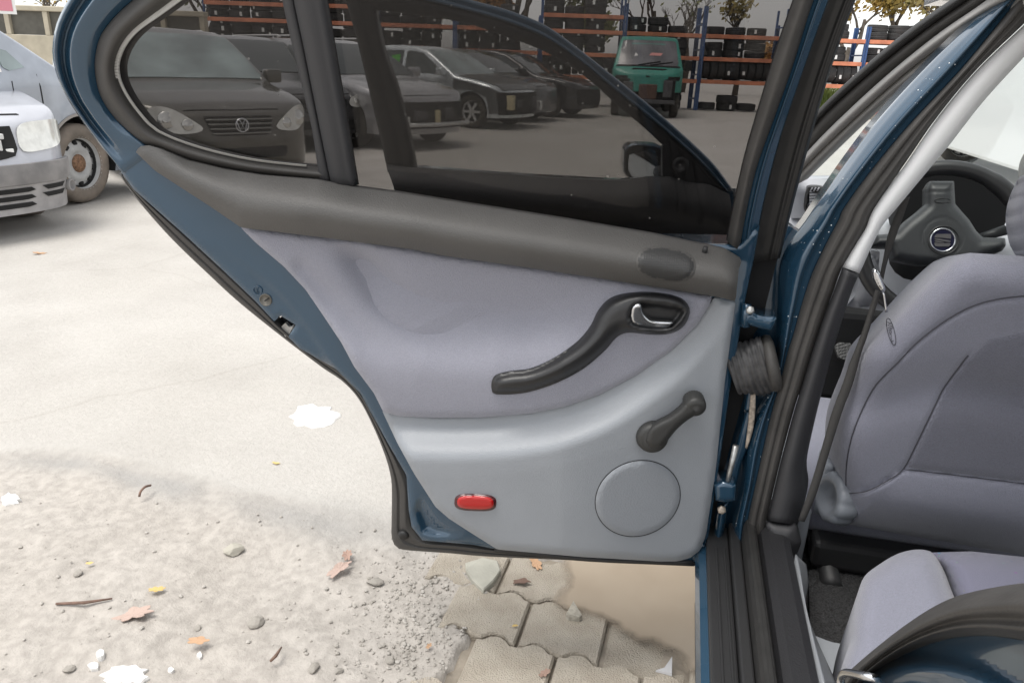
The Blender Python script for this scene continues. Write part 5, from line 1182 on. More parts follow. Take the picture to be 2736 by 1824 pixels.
def lamp(v, poly, bulbs, sgn=1):
    o = v.front_patch('headlight', [(sgn * y, z) for y, z in poly], VM['lamp'], h=.012, step=.03, curve=40)
    for (y, z, r_) in bulbs:
        c = v.front(sgn * y, z, .018); b = lathe('reflector', [(r_, -.004), (r_ * .92, .004), (r_ * .55, -.0), (r_ * .45, .006), (0, .008)], (1, sgn * y * .5, .15), c, VM['lampin'], None, 20); b.parent = o
    return o

# 1. dark hatchback seen through the quarter glass: round lamps, slatted grille with a ring badge
grey_dark = paint_mat('dark_graphite_paint', (.085, .080, .066), .32, .6)
v = Vehicle('parked_hatchback', 'dark graphite hatchback with round twin lamps and ringed grille badge', 'car', (0, 0), (1, 0), HATCH, .82, grey_dark, a=.55, lean=.10)
SIDE_H = [[(-1.30, .95), (-1.60, 1.14), (-1.90, 1.33), (-2.28, 1.37), (-2.28, .98)], [(-2.36, .98), (-2.36, 1.37), (-2.9, 1.36), (-3.15, 1.30), (-3.30, 1.02)]]
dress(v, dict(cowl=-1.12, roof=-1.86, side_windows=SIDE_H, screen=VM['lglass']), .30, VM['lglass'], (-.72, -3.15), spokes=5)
for sg in (1, -1):
    lamp(v, [(.34, .60), (.42, .56), (.58, .56), (.70, .64), (.74, .72), (.68, .78), (.58, .77), (.46, .70)], [(.61, .67, .075), (.46, .63, .05)], sg); v.mirror(-1.32, .96, sg, grey_dark)
gr = v.front_patch('grille', [(-.32, .70), (-.26, .53), (.26, .53), (.32, .70)], VM['hole'], h=.006, step=.05)
for k in range(4):
    z = .55 + k * .04; local_tube(gr, 'grille_slat', [v.front(y, z, .014) for y in np.linspace(-.27 - k * .012, .27 + k * .012, 9)], .008, mat('grille_grey', (.20, .20, .19), .4, .4))
bc = v.front(0, .62, .026); ring = [bc + V((0, math.cos(a) * .058, math.sin(a) * .058)) for a in np.linspace(0, 2 * math.pi, 28, endpoint=False)]
bd = local_tube(gr, 'badge_ring', ring, .008, VM['chrome'], 8, True)
for pts in ([(-.025, .048), (0, .002), (.025, .048)], [(-.046, .025), (-.022, -.045), (0, .0), (.022, -.045), (.046, .025)]):
    local_tube(bd, 'badge_letter', [bc + V((.004, y, z)) for y, z in pts], .006, VM['chrome'], 6)
v.front_patch('lower_intake', [(-.45, .42), (-.45, .32), (.45, .32), (.45, .42)], VM['hole'], h=.006, step=.08)
POLO = v
# 2. black estate behind it
blk = paint_mat('black_paint', (.020, .020, .022), .25, .2)
SIDE_W = [[(-1.45, .97), (-1.80, 1.18), (-2.1, 1.34), (-2.5, 1.37), (-2.5, .99)], [(-2.58, .99), (-2.58, 1.37), (-3.25, 1.37), (-3.35, 1.0)], [(-3.43, 1.0), (-3.33, 1.37), (-3.95, 1.33), (-4.2, 1.05)]]
def estate(label, paint, glassm, spokes=6, name='parked_estate', stripped=False, group=None):
    v = Vehicle(name, label, 'car', (0, 0), (1, 0), WAGON, .87, paint, a=.6, lean=.10, group=group)
    dress(v, dict(cowl=-1.27, roof=-2.1, side_windows=SIDE_W), .315, glassm, (-.86, -3.50), spokes=spokes)
    for sg in (1, -1):
        v.mirror(-1.5, .98, sg, paint)
        for z in (1.0,): v.side_patch('window_strip', [(-1.42, .945), (-1.42, .965), (-4.2, 1.0), (-4.2, .98)], VM['chrome'], sg, h=.010, step=.15)
        if not stripped: lamp(v, [(.40, .60), (.62, .57), (.80, .64), (.82, .72), (.62, .74), (.44, .70)], [(.68, .66, .06), (.52, .65, .045)], sg)
        local_tube(v.root, 'roof_rail', [(-2.2, sg * .60, 1.475), (-2.3, sg * .60, 1.505), (-3.8, sg * .60, 1.49), (-3.9, sg * .60, 1.46)], .012, VM['rim'])
    if stripped:
        f = v.front_patch('open_engine_bay', [(-.74, .66), (-.70, .30), (.70, .30), (.74, .66)], VM['hole'], h=.012, step=.08)
        for k, (y, z, w, hh, m_) in enumerate(((-.3, .48, .20, .12, VM['trimb']), (.25, .5, .16, .16, VM['trimb']), (.02, .45, .10, .2, VM['yellow']), (-.55, .42, .08, .1, VM['rim']))):
            b = box('engine_part', (-.10, y - w / 2, z - hh / 2), (.06, y + w / 2, z + hh / 2), m_, None, .015); b.parent = f
        local_tube(f, 'radiator_bar', [(.03, -.66, .36), (.06, 0, .35), (.03, .66, .36)], .03, VM['rim'])
    else:
        gr = v.front_patch('grille', [(-.36, .68), (-.30, .50), (.30, .50), (.36, .68)], VM['hole'], h=.006, step=.06)
        for k in range(3): local_tube(gr, 'grille_slat', [v.front(y, .54 + k * .05, .012) for y in np.linspace(-.30, .30, 7)], .007, VM['chrome'], 6)
        v.front_patch('lower_intake', [(-.5, .40), (-.5, .30), (.5, .30), (.5, .40)], VM['hole'], h=.006, step=.08)
    return v
EST1 = estate('black estate with clear headlamps next to the graphite hatchback', blk, VM['cglass'])
EST2 = estate('pewter estate with its bonnet and wing stripped, tall black tyres', paint_mat('pewter_paint', (.40, .40, .41), .32, .5), VM['cglass'], stripped=True)
SIL = paint_mat('silver_blue_paint', (.62, .66, .68), .28, .4)
v = Vehicle('parked_hatchback', 'silver blue hatchback with green cloth inside and dark stripped front wing', 'car', (0, 0), (1, 0), HATCH, .84, SIL, a=.5, lean=.08)
dress(v, dict(cowl=-1.12, roof=-1.86, side_windows=SIDE_H, screen=VM['lglass']), .31, VM['cglass'], (-.74, -3.15), spokes=6)
for sg in (1, -1): v.mirror(-1.34, .96, sg, SIL)
slm = mat('slate_panel', (.085, .09, .092), .45, var=.2, vscale=5, coat=.5)
v.top_patch('bonnet', [(-.10, -.66), (-.06, 0), (-.10, .66), (-1.06, .74), (-1.06, -.74)], slm, h=.012, step=.09)
for sg in (1, -1): v.side_patch('wing_panel', [(-.10, .30), (-.12, .66), (-.3, .76), (-1.12, .90), (-1.12, .70), (-.74, .705), (-.40, .60), (-.34, .30)], slm, sg, h=.012, step=.06)
f = v.front_patch('open_front', [(-.76, .68), (-.72, .28), (.72, .28), (.76, .68)], VM['hole'], h=.012, step=.08)
for (y, z, w, hh, m_) in ((-.3, .48, .2, .14, VM['trimb']), (.3, .5, .2, .2, VM['trimb']), (-.55, .5, .12, .26, VM['yellow']), (.6, .42, .1, .18, VM['rim'])):
    b = box('engine_part', (-.10, y - w / 2, z - hh / 2), (.05, y + w / 2, z + hh / 2), m_, None, .015); b.parent = f
for sg in (1, -1): v.side_patch('cloth_in_window', [(-2.45, 1.02), (-2.42, 1.30), (-2.65, 1.26), (-2.8, 1.12), (-2.72, 1.02)], VM['green_cloth'], sg, h=.010, step=.08)
SILV = v
# grey car with its front wheel bare and a dented dark bonnet
v = Vehicle('parked_hatchback', 'slate grey hatchback with bare wheel arch and six spoke alloy wheel', 'car', (0, 0), (1, 0), HATCH, .84, paint_mat('slate_paint', (.115, .122, .125), .4, .3), a=.5, lean=.06)
dress(v, dict(cowl=-1.12, roof=-1.86, side_windows=SIDE_H), .32, VM['cglass'], (-.74, -3.15), spokes=6, rim_m=mat('worn_alloy', (.62, .62, .60), .45, .3))
for sg in (1, -1):
    v.mirror(-1.34, .96, sg, v.paint); v.side_patch('torn_arch_edge', [(-1.16, .30), (-1.10, .78), (-1.02, .80), (-1.08, .30)], VM['yellow'], sg, h=.02, step=.08)
SLATE = v
v = Vehicle('parked_saloon', 'black long bonnet saloon with pale roof reflections by the tyre racks', 'car', (0, 0), (1, 0), WAGON, .88, blk, a=.6, lean=.1)
dress(v, dict(cowl=-1.27, roof=-2.1, side_windows=SIDE_W), .32, VM['cglass'], (-.86, -3.5), spokes=5)
for sg in (1, -1): v.mirror(-1.5, .98, sg, blk)
f = v.front_patch('open_front', [(-.74, .66), (-.70, .30), (.70, .30), (.74, .66)], VM['hole'], h=.012, step=.08)
SALOON = v
# green delivery van without bumper and grille
grn = mat('faded_green_paint', (.030, .215, .165), .45, var=.12, vscale=3, coat=.2)
VANP = [(0, .95), (-.03, 1.02), (-.22, 1.16), (-.34, 1.20), (-.55, 1.45), (-.80, 1.78), (-.98, 1.90), (-1.4, 1.93), (-3.5, 1.93), (-4.2, 1.90), (-4.4, 1.7), (-4.45, .6)]
v = Vehicle('green_van', 'faded green van cab with its grille and bumper missing', 'van', (0, 0), (1, 0), VANP, .88, grn, a=.35, lean=.12, waist=1.12, k=.22, z0=.62, bulge=0)
v.body((-.62, -3.3), .31, cut=False)
for x in (-.62, -3.3): v.wheel(x, .31, tyre_m=VM['tyre'], rim_m=mat('rusty_brake', (.30, .10, .06), .8, .2, var=.4, vscale=30) if x > -1 else None)
wsv = v.top_patch('windscreen', [(-.36, -.76), (-.34, 0), (-.36, .76), (-.86, .66), (-.84, 0), (-.86, -.66)], mat('van_screen', (.10, .10, .11), .1, spec=.8, coat=.5, var=.3, vscale=3), h=.010, step=.1)
v.top_patch('windscreen_rubber', [(-.31, -.82), (-.29, 0), (-.31, .82), (-.37, .80), (-.36, 0), (-.37, -.80)], VM['hole'], h=.006, step=.1, par=wsv)
for sg in (-1, 1): local_tube(wsv, 'wiper', [v.toppt(-.34, sg * .15 - .1, .03), v.toppt(-.42, sg * .15 + .45, .03)], .012, VM['hole'], 6)
for (x, y, w, hh, m_) in ((-.52, -.32, .10, .07, VM['plate']), (-.50, -.12, .06, .05, VM['plate']), (-.54, .18, .34, .05, mat('pink_sticker', (.62, .28, .26), .6))):
    v.top_patch('windscreen_sticker', [(x, y - w / 2), (x, y + w / 2), (x - hh, y + w / 2), (x - hh, y - w / 2)], m_, h=.02, step=.1, par=wsv, thick=.004)
v.top_patch('bonnet_slot', [(-.16, -.42), (-.16, .46), (-.20, .46), (-.20, -.42)], VM['hole'], h=.012, step=.1)
b = box('engine_bay', (-.90, -.70, .34), (-.06, .70, .93), VM['hole'], None, .03); b.parent = v.root
for (lo, hi, m_) in (((-.12, -.60, .55), (.02, -.35, .85), VM['trimb']), ((-.12, -.2, .45), (.0, .25, .80), mat('rusty_block', (.10, .06, .045), .85, var=.4, vscale=20)), ((-.12, .40, .5), (.02, .62, .9), VM['trimb']), ((-.05, -.72, .34), (.01, .72, .44), VM['trimb'])):
    q = box('engine_part', lo, hi, m_, None, .02); q.parent = b
for sg in (1, -1): q = box('sill_panel', (-1.6, min(sg * .78, sg * .84), .36), (-.1 if sg < 0 else -1.0, max(sg * .78, sg * .84), .70), grn, None, .02); q.parent = v.root
for sg in (1, -1):
    v.side_patch('side_window', [(-.62, 1.16), (-.92, 1.66), (-1.55, 1.70), (-1.55, 1.16)], VM['cglass'], sg, h=.008, step=.1)
    v.side_patch('cab_door_gap', [(-1.62, .66), (-1.62, 1.80), (-1.635, 1.80), (-1.635, .66)], VM['hole'], sg, h=.004, step=.1, thick=.004)
    mo_ = box('wing_mirror', (-.62, min(sg * .93, sg * 1.10), 1.14), (-.52, max(sg * .93, sg * 1.10), 1.38), VM['hole'], None, .02); mo_.parent = v.root
    local_tube(mo_, 'mirror_arm', [(-.57, sg * .84, 1.16), (-.57, sg * .95, 1.18)], .015, VM['hole'], 6)
    v.front_patch('lamp_socket', [(sg * .50, .99), (sg * .80, .99), (sg * .80, .90), (sg * .50, .90)], VM['hole'], h=.006, step=.06)
v.front_patch('front_badge_hole', [(-.06, 1.0), (.06, 1.0), (.06, .96), (-.06, .96)], VM['hole'], h=.006, step=.06)
VAN = v
# pale blue people carrier on the left and the white car in front of it
mpv_p = paint_mat('pale_blue_grey_paint', (.34, .37, .42), .38, .25, .14)
v = Vehicle('parked_people_carrier', 'dusty pale blue people carrier with steel wheel behind the white car', 'car', (0, 0), (1, 0), MPV, .89, mpv_p, a=.5, lean=.06, waist=1.0, k=.30)
SIDE_M = [[(-1.30, 1.09), (-1.42, 1.22), (-1.50, 1.22), (-1.50, 1.06)], [(-1.60, 1.05), (-1.60, 1.30), (-1.95, 1.50), (-2.40, 1.54), (-2.40, 1.06)], [(-2.48, 1.06), (-2.48, 1.54), (-3.2, 1.53), (-3.25, 1.07)], [(-3.33, 1.07), (-3.28, 1.53), (-3.9, 1.48), (-4.05, 1.10)]]
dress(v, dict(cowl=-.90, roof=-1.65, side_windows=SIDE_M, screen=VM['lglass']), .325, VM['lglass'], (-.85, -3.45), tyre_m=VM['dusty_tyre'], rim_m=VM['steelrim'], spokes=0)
for sg in (1, -1):
    v.side_patch('arch_edge', [(-.85 + .40 * math.cos(a), .335 + .40 * math.sin(a)) for a in np.linspace(.15, 2.99, 24)] + [(-.85 + .378 * math.cos(a), .335 + .378 * math.sin(a)) for a in np.linspace(2.99, .15, 24)], mat('arch_dust', (.30, .28, .26), .8), sg, h=.008, step=.03, thick=.03)
    v.side_patch('mirror_stub', [(-1.53, 1.06), (-1.53, 1.20), (-1.58, 1.22), (-1.58, 1.05)], VM['plate'], sg, h=.012, step=.05)
    v.side_patch('door_gap', [(-1.46, .40), (-1.46, 1.04), (-1.467, 1.04), (-1.467, .40)], VM['hole'], sg, h=.002, step=.1, thick=.004)
MPVV = v
wht = paint_mat('dusty_white_paint', (.47, .48, .52), .42, .15, .06)
WHITE = [(0, .70), (-.05, .76), (-.25, .84), (-.6, .92), (-1.0, .97), (-1.1, .99), (-1.45, 1.2), (-1.9, 1.45), (-2.3, 1.52), (-3.2, 1.52), (-3.7, 1.42), (-3.95, .9), (-4.0, .55)]
v = Vehicle('parked_hatchback', 'dusty white hatchback with empty grille and grey bumper', 'car', (0, 0), (1, 0), WHITE, .85, wht, a=.42, lean=.10, z0=.16, p=3.0, bulge=.07)
dress(v, dict(cowl=-1.12, roof=-1.9, side_windows=SIDE_H), .31, VM['lglass'], (-.76, -3.2), tyre_m=VM['dusty_tyre'], rim_m=VM['steelrim'])
for sg in (1, -1):
    lamp(v, [(sg0 * 1, z) for sg0, z in [(.46, .58), (.60, .575), (.76, .60), (.82, .68), (.80, .755), (.66, .765), (.50, .75), (.455, .68)]], [], sg)
v.bodyo['label'] = 'dusty white body shell'
gop = v.front_patch('grille_opening', [(-.43, .74), (-.435, .60), (-.40, .55), (-.30, .535), (.30, .535), (.40, .55), (.435, .60), (.43, .74)], VM['hole'], h=.006, step=.05)
for (y, z, w, hh, m_) in ((.30, .61, .08, .10, VM['rim']), (-.05, .60, .3, .07, VM['trimb']), (.38, .58, .05, .04, VM['plate']), (0, .68, .72, .035, VM['rim'])):
    b = box('front_panel_part', (-.10, y - w / 2, z - hh / 2), (.025, y + w / 2, z + hh / 2), m_, None, .006); b.parent = gop
dustb = mat('dusty_grey_bumper', (.17, .165, .165), .8, col2=(.26, .25, .245), vscale=7)
v.front_patch('bumper_strip', [(y, .50) for y in np.linspace(-.83, .83, 19)] + [(y, .365) for y in np.linspace(.83, -.83, 19)], dustb, h=.030, step=.05, thick=.05)
low = v.front_patch('bumper_apron', [(y, .36) for y in np.linspace(-.82, .82, 19)] + [(y, .16) for y in np.linspace(.80, -.80, 19)], mat('dusty_apron', (.32, .31, .31), .8, var=.15, vscale=9), h=.012, step=.05, thick=.04)
for (y0, y1) in ((-.50, .50), (.54, .74), (-.74, -.54)):
    for k in range(3 if y1 - y0 > .5 else 2):
        z = .325 - k * .052; v.front_patch('intake_slot', [(y0, z + .016), (y1, z + .016), (y1 - .01, z - .016), (y0 + .01, z - .016)], VM['hole'], h=.018, step=.06, par=low, thick=.004)
for sg in (1, -1):
    c = v.front(sg * .78, .30, .03); b = lathe('tow_cover', [(.035, -.03), (.045, .02), (.034, .022), (.030, .0), (0, .0)], (1, sg * .7, 0), c, dustb, None, 20); b.parent = low
WHT = v
def place(v, px, py, anchor, head, scale=1.0):
    """Stand the vehicle so that its local ground point `anchor` is at the ground under photograph point (px, py)."""
    w = gpt(px, py); h = V((head[0], head[1], 0)).normalized(); l = V((-h.y, h.x, 0)); p = w - (h * anchor[0] + l * anchor[1]) * scale
    v.root.location = (p.x, p.y, 0); v.root.rotation_euler = (0, 0, math.atan2(h.y, h.x)); v.root.scale = (scale,) * 3
def place_xy(v, x, y, head, scale=1.0):
    h = V((head[0], head[1], 0)).normalized(); v.root.location = (x, y, 0); v.root.rotation_euler = (0, 0, math.atan2(h.y, h.x)); v.root.scale = (scale,) * 3
place(WHT, 214, 604, (-.10, .80), (.92, -.38))
place(MPVV, 250, 541, (-.85, -.89), (-.02, 1.0))
place_xy(POLO, -3.98, 6.42, (.80, -.60), 1.0)
place_xy(EST1, -4.75, 9.75, (.84, -.54), 1.0)
place(EST2, 940, 393, (-.86, -.84), (.88, -.48))
place(SILV, 1258, 344, (-.74, -.80), (.96, -.28))
place(SLATE, 1345, 326, (-.74, -.80), (.97, -.22))
place(SALOON, 1462, 314, (-.86, -.84), (.97, -.22))
place(VAN, 1806, 314, (-.62, .84), (.10, -.99))
# white panel van whose tail fills the windscreen view
wv = empty('white_van', (5.05, 8.8, 0)); tag(wv, 'plain white box van seen through the windscreen', 'van')
wvm = mat('white_van_paint', (.78, .79, .80), .35, coat=.4)
o = box('cargo_box', (-1.25, 0, .24), (1.9, 5.0, 2.9), wvm, None, .05); o.parent = wv
o = box('rear_bumper', (-1.2, -.06, .26), (1.85, -.004, .36), VM['trimb'], None, .02); o.parent = wv
for x in (-.95, 1.6):
    o = box('tail_light', (x - .06, -.03, .72), (x + .06, .0, 1.1), mat('tail_lens', (.4, .02, .02), .2), None, .01); o.parent = wv
for x in (-.95, 1.55):
    for y in (.9, 4.0): wl = wheel_parts(wv, x, y, .34, -1 if x < 0 else 1, VM['tyre'], VM['rim'], 0); wl.rotation_euler = (0, 0, R(90) if False else 0)
o = box('door_seam', (.31, -.004, .62), (.33, .004, 2.8), VM['trimb'], None, .001); o.parent = wv

# ------------------------------------------------------------------ pallet racks with tyres
blue_m = mat('rack_blue', (.035, .085, .22), .5, var=.2, vscale=5); or_m = mat('rack_orange', (.60, .22, .12), .55, var=.2, vscale=4); shelf_m = mat('rack_boards', (.10, .085, .07), .8, var=.3, vscale=5)
tyre_me = lathe_mesh([(.19, .085), (.215, .10), (.27, .105), (.298, .09), (.305, .07), (.298, .062), (.305, .05), (.305, .008), (.298, .0), (.305, -.008), (.305, -.05), (.298, -.062), (.305, -.07), (.298, -.09), (.27, -.105), (.215, -.10), (.19, -.085), (.185, 0), (.19, .085)], (0, 0, 1), (0, 0, 0), 28, cap=False)
tyre_me.materials.append(mat('stacked_tyre', (.022, .022, .023), .75, col2=(.040, .039, .038), vscale=3, bump=.5, bscale=40))
lab_me = box_mesh((-.035, -.004, -.055), (.035, .004, .055), 0); lab_me.materials.append(VM['plate'])
fw = V((-math.sin(R(YAW)), math.cos(R(YAW)), 0)); rt = V((math.cos(R(YAW)), math.sin(R(YAW)), 0))
DEPTH = 24.0
tyre_n = 0
def rpos(s, d=0.0): return fw * (DEPTH + d) + rt * s
def px2s(px): return (px - 1368.0) / FPX * DEPTH * math.cos(R(PITCH)) * 1.06
def tyre(par_lab, s, d, z, lying, rz, labelled):
    global tyre_n
    p = rpos(s, d); o = bpy.data.objects.new('tyre', tyre_me); COL.objects.link(o); o.location = (p.x, p.y, z)
    k = random.uniform(.92, 1.06); o.scale = (k, k, random.uniform(.9, 1.12))
    if lying: o.rotation_euler = (random.uniform(-.03, .03), random.uniform(-.03, .03), rz)
    else: o.rotation_euler = (0, R(90), R(YAW) + random.uniform(-.12, .12))
    tag(o, par_lab, 'tyre', 'tyres stored on the racks'); tyre_n += 1
    if labelled:
        l = bpy.data.objects.new('price_tag', lab_me); COL.objects.link(l); l.parent = o
        if lying:
            a = R(YAW) - rz + random.uniform(-.5, .5) - math.pi / 2; l.location = (math.cos(a) * .31, math.sin(a) * .31, 0); l.rotation_euler = (0, 0, a + math.pi / 2)
        else:
            l.location = (random.uniform(-.02, .02), -.308, 0); l.rotation_euler = (0, R(90), 0); l.location = (0.1, -.30, 0)
    return o
def rack(sa, sb, levels, top, lab, fills, drop=0.0, d=0.0):
    root = empty('pallet_rack', rpos((sa + sb) / 2, d)); tag(root, lab, 'rack')
    D = .9
    def add(name, lo, hi, m_):
        Mx = Matrix.Translation(rpos(0, d)) @ Matrix.Rotation(R(YAW), 4, 'Z'); o = box(name, lo, hi, m_, root, .006, Mx); return o
    for s in (sa, sb):
        for dd in (0, D): add('upright', (s - .03, dd - .03, 0), (s + .03, dd + .03, top), blue_m)
        for z in np.arange(.3, top - .3, .7): add('brace', (s - .015, .035, z), (s + .015, D - .035, z + .04), blue_m)
    for i, z in enumerate(levels):
        for dd in (-.05, D + .0): add('beam', (sa + .032, dd - .025, z - .11), (sb - .032, dd + .025, z), or_m)
        add('shelf_board', (sa + .06, .0, z - .03), (sb - .06, D - .03, z - .004), shelf_m)
    zs = [0.02] + list(levels)
    place_ = lab.split(' ', 3)[-1] if not lab.startswith('tyre rack') else lab[len('tyre rack '):]
    for li, (z, f) in enumerate(zip(zs, fills)):
        lvl = ['on the ground of', 'on the lowest shelf of', 'on the second shelf of', 'on the third shelf of', 'on the top shelf of'][li]
        if f == 'none': continue
        s = sa + .34
        if f == 'stand':
            s = sa + .16
            while s < sb - .12: tyre('standing black tyre %s the rack %s' % (lvl, place_), s, .28, z + .31, False, 0, random.random() < .16); s += .225
        else:
            while s < sb - .28:
                n = random.choice(f)
                for k in range(n): tyre('flat stacked black tyre %s the rack %s' % (lvl, place_), s + random.uniform(-.03, .03), .30 + random.uniform(-.03, .03), z + .11 + k * .208, True, random.uniform(0, 6.28), random.random() < .5)
                s += .625
    return root
def hz(px, py):                                   # height on the rack plane seen at a photograph point
    d = ray(px, py); t = DEPTH / d.dot(fw); return CAM.z + d.z * t, d.dot(rt) * t
posts = [560, 800, 1010, 1215, 1440, 1660, 1868, 2085, 2300, 2520]
labs = ['tyre rack behind the yard wall', 'tyre rack seen past the glass divider', 'tyre rack behind the pewter estate', 'tyre rack behind the silver hatchback', 'tyre rack under the autumn trees', 'tyre rack left of the green van', 'tyre rack right behind the green van', 'tyre rack beside the orange bush', 'tyre rack beyond the front pillar', 'tyre rack seen through the windscreen']
for i in range(len(posts) - 1):
    _, sa = hz(posts[i], 200); _, sb = hz(posts[i + 1], 200); xm = (posts[i] + posts[i + 1]) / 2
    off = [0, 0, 0, 0, 0, 0, 0, 0, 0][i]
    lv = [hz(xm, 207 + (xm - 1700) * .035)[0], hz(xm, 146 + (xm - 1700) * .035)[0], hz(xm, 85 + (xm - 1700) * .035)[0]]
    if i in (4,): lv.append(hz(xm, 38)[0])
    if i in (0, 1): lv.append(hz(xm, 12 - (1 - i) * 6)[0])
    fills = ['none' if i < 4 else [2, 3, 2], ('stand' if i % 2 == 0 else [3]) if i > 1 else 'none', [3, 3, 2], [2, 3] if i != 5 else [1, 2], [2, 1]]
    if i == 6: fills = [[1, 2], 'stand', [1, 2, 3], [1]]
    if i == 7: fills = ['none', 'stand', [2, 1], [2, 2]]
    if i == 8: fills = [[1], [2], [2], [2]]
    rack(sa + .035, sb - .035, lv, lv[-1] + .75 if i in (4, 5, 6) else lv[-1] + .35, labs[i], fills[:len(lv) + 1])
print('tyres', tyre_n)
# pallets with a red load at the foot of the right-hand rack
pl = empty('pallet', rpos(hz(2350, 270)[1], -1.6)); tag(pl, 'wooden pallet with red crates in front of the rack', 'pallet')
pl.rotation_euler = (0, 0, R(YAW))
wood = mat('pallet_wood', (.30, .24, .17), .85, var=.25, vscale=10); redm = mat('red_crate', (.42, .05, .05), .6)
for k in range(5): o = box('board', (-.9, -.5 + k * .22, .12), (.9, -.36 + k * .22, .145), wood, None, .003); o.parent = pl
for x in (-.85, 0, .75):
    o = box('bearer', (x, -.5, .0), (x + .1, .52, .118), wood, None, .003); o.parent = pl
for k, x in enumerate((-.85, -.25, .35)):
    rc = box('crate', (x, -.45, 0), (x + .55, .45, .42), redm, None, .02); rc.location = pl.location + V((0, 0, .147)); rc.rotation_euler = pl.rotation_euler
    tag(rc, 'red plastic crate standing on the wooden pallet', 'crate', 'red crates on the pallet')

# ------------------------------------------------------------------ low beige wall on the left and the sign
wl_a, wl_b = gpt(300, 235), gpt(760, 250)
dirw = V((math.cos(R(YAW)), math.sin(R(YAW)), 0)); wc0 = fw * 20 + rt * hz(300, 100)[1]
wall_ = empty('yard_wall', wc0); tag(wall_, 'low beige wall with framed dark panels at the yard edge', 'wall'); wall_.rotation_euler = (0, 0, R(YAW))
bei = mat('beige_render', (.40, .36, .28), .85, var=.12, vscale=3); dkp = mat('dark_panel', (.10, .095, .08), .7, var=.2, vscale=4)
o = box('plinth', (-3.5, 0, 0), (4.4, .25, 1.45), bei, None, .02); o.parent = wall_
o = box('coping', (-3.5, -.03, 2.0), (4.4, .28, 2.12), bei, None, .02); o.parent = wall_
for k in range(9):
    x = -3.5 + k * .97; o = box('post', (x, .0, 1.45), (x + .12, .25, 2.0), bei, None, .01); o.parent = wall_
    if k < 8: o = box('panel', (x + .125, .10, 1.455), (x + .965, .16, 1.995), dkp, None, .004); o.parent = wall_
sg = empty('sign_board', gpt(-40, 330)); sg.location = (-12.75, 12.6, 0); sg.rotation_euler = (0, 0, R(38)); tag(sg, 'faded white sign board with red border and band', 'sign')
redp = mat('red_print', (.60, .22, .27), .6)
for lo, hi, m_, nme in (((-.03, 0, 0), (.03, .05, 2.9), VM['rim'], 'post'), ((-.75, -.03, 1.75), (.42, .0, 2.75), VM['plate'], 'panel'), ((-.70, -.036, 2.64), (.37, -.031, 2.70), redp, 'border'), ((.31, -.036, 2.20), (.37, -.031, 2.635), redp, 'border'), ((-.70, -.036, 1.80), (.37, -.031, 2.05), redp, 'band')):
    o = box(nme, lo, hi, m_, None, .002); o.parent = sg

# ------------------------------------------------------------------ trees behind the racks
bark = mat('bark', (.09, .075, .06), .9, var=.3, vscale=6)
def branches(p, d, L_, r_, lev, r, out):
    q = p + d * L_; out.append((p, (p + q) / 2 + V((r.uniform(-.1, .1), r.uniform(-.1, .1), 0)) * L_, q, r_, r_ * .6, lev))
    if lev == 0: return
    for k in range(r.choice((2, 3, 3))):
        nd_ = (d + V((r.uniform(-.75, .75), r.uniform(-.75, .75), r.uniform(-.1, .6)))).normalized(); branches(p + d * L_ * r.uniform(.55, 1.0), nd_, L_ * r.uniform(.58, .8), r_ * .58, lev - 1, r, out)
def tree(loc, height, lab, leafc, nleaf, seed, leaf=.14, levels=4, spread=1.0, cat='tree'):
    r = random.Random(seed); root = empty('tree', loc); tag(root, lab, cat); out = []
    branches(V((0, 0, 0)), V((r.uniform(-.05, .05), r.uniform(-.05, .05), 1)), height * .34, height * .028, levels, r, out)
    vs, fs = [], []
    for (a, m_, b, r1, r2, lv) in out:
        seg = 7 if lv > 1 else 4; tm_ = tube_mesh([a, m_, b], [r1, (r1 + r2) / 2, r2], seg); b0 = len(vs); vs += [v_.co.copy() for v_ in tm_.vertices]; fs += [[b0 + k for k in p.vertices] for p in tm_.polygons]; bpy.data.meshes.remove(tm_)
    o = link('trunk', mesh_from(vs, fs, True), bark); o.parent = root
    if nleaf:
        ends = [b for (a, m_, b, r1, r2, lv) in out if lv <= 1]; vs, fs = [], []
        for k in range(nleaf):
            c = r.choice(ends) + V((r.gauss(0, 1), r.gauss(0, 1), r.gauss(0, .8))) * height * .045 * spread; n_ = V((r.gauss(0, 1), r.gauss(0, 1), r.gauss(0, 1) + .6)).normalized(); x = n_.orthogonal().normalized(); y = n_.cross(x); s_ = leaf * r.uniform(.6, 1.3); b0 = len(vs)
            vs += [c + x * s_, c + y * s_ * .55, c - x * s_, c - y * s_ * .55]; fs.append([b0, b0 + 1, b0 + 2, b0 + 3])
        o = link('crown', mesh_from(vs, fs, False), leafc); o.parent = root
    return root
lf = lambda n_, c, c2: mat(n_, c, .7, col2=c2, vscale=.9)
yel = lf('yellow_leaves', (.20, .15, .03), (.34, .22, .05)); gre = lf('green_leaves', (.07, .10, .02), (.17, .17, .04)); orr = lf('orange_leaves', (.36, .17, .04), (.46, .26, .08)); tan_ = lf('tan_leaves', (.24, .17, .07), (.33, .28, .10))
def tpos(px, depth): d = ray(px, 160); t_ = depth / d.dot(fw); return V((d.x * t_, d.y * t_, 0))
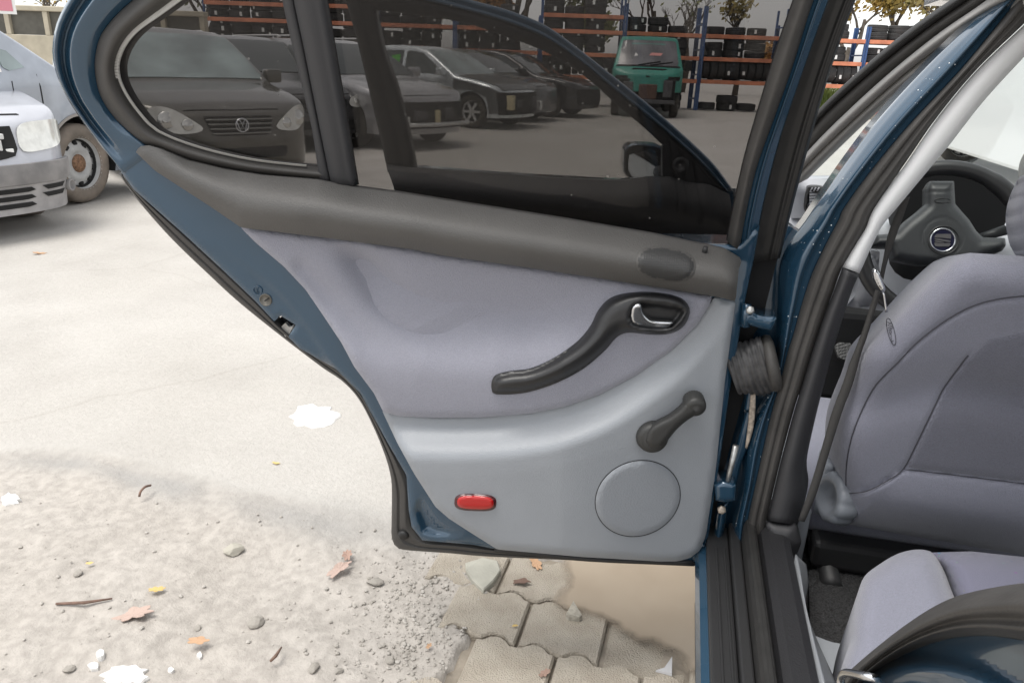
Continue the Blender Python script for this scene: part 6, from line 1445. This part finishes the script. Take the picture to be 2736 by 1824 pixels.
for (px, dep, hgt, lab, lc, n_, sd_, lv) in [(1375, 33, 8.6, 'tall tawny autumn tree behind the racks', tan_, 4200, 1, 4), (1500, 36, 6.8, 'yellow green leafy tree beside the tawny one', gre, 3000, 2, 4), (1590, 42, 4.8, 'small green tree against the pale sky', gre, 1800, 3, 3),
        (1735, 40, 6.6, 'bare twiggy tree above the green van', gre, 0, 4, 5), (1830, 40, 6.2, 'bare branching tree right of the van', gre, 60, 5, 5), (1975, 38, 5.4, 'bare bushy tree above the low rack', tan_, 260, 6, 5),
        (2085, 36, 3.2, 'orange leaved bush above the rack', orr, 1500, 7, 3), (2270, 34, 6.5, 'sunlit yellow tree beyond the front pillar', yel, 2600, 8, 4), (2380, 38, 8.0, 'tall yellow green tree behind the windscreen pillar', gre, 3200, 9, 4), (2480, 35, 7.5, 'light tawny tree seen above the windscreen', tan_, 2600, 10, 4),
        (560, 38, 6.5, 'dark green tree over the beige wall', gre, 3000, 11, 4), (680, 36, 6.0, 'ochre autumn tree behind the left rack', yel, 3000, 12, 4), (1130, 36, 5.5, 'brown autumn tree behind the middle rack', tan_, 2600, 13, 4), (1260, 34, 5.8, 'rusty leaved tree left of the tawny one', orr, 2600, 14, 4), (160, 45, 5, 'thin pale tree far beyond the people carrier', yel, 160, 15, 4)]:
    tree(tpos(px, dep), hgt, lab, lc, n_, sd_, leaf=.13, levels=lv)
# grass bank under the right-hand rack
gv, gf = [], []; r = random.Random(5)
for k in range(2600):
    s = hz(2180 + r.random() * 330, 200)[1]; p = rpos(s, r.uniform(1.0, 3.2)); hh = r.uniform(.5, .95); a = r.uniform(0, 6.28); w = .03; b0 = len(gv)
    gv += [(p.x - w * math.cos(a), p.y - w * math.sin(a), 0), (p.x + w * math.cos(a), p.y + w * math.sin(a), 0), (p.x + r.uniform(-.2, .2), p.y + r.uniform(-.2, .2), hh)]; gf.append([b0, b0 + 1, b0 + 2])
gr_ = link('grass', mesh_from(gv, gf, False), mat('grass_blades', (.10, .16, .03), .8, col2=(.20, .24, .06), vscale=2)); struct(gr_, 'stuff')

# no more than thing > part > sub-part: lift deeper pieces to their part (flatten)
def chain(o):
    c = [o]
    while c[-1].parent: c.append(c[-1].parent)
    return c[::-1]
for o in list(bpy.data.objects):
    c = chain(o)
    if len(c) > 3:
        wm_ = parent_world(o); np_ = c[1]; o.parent = np_; o.matrix_parent_inverse = parent_world(np_).inverted() @ wm_ @ o.matrix_basis.inverted()
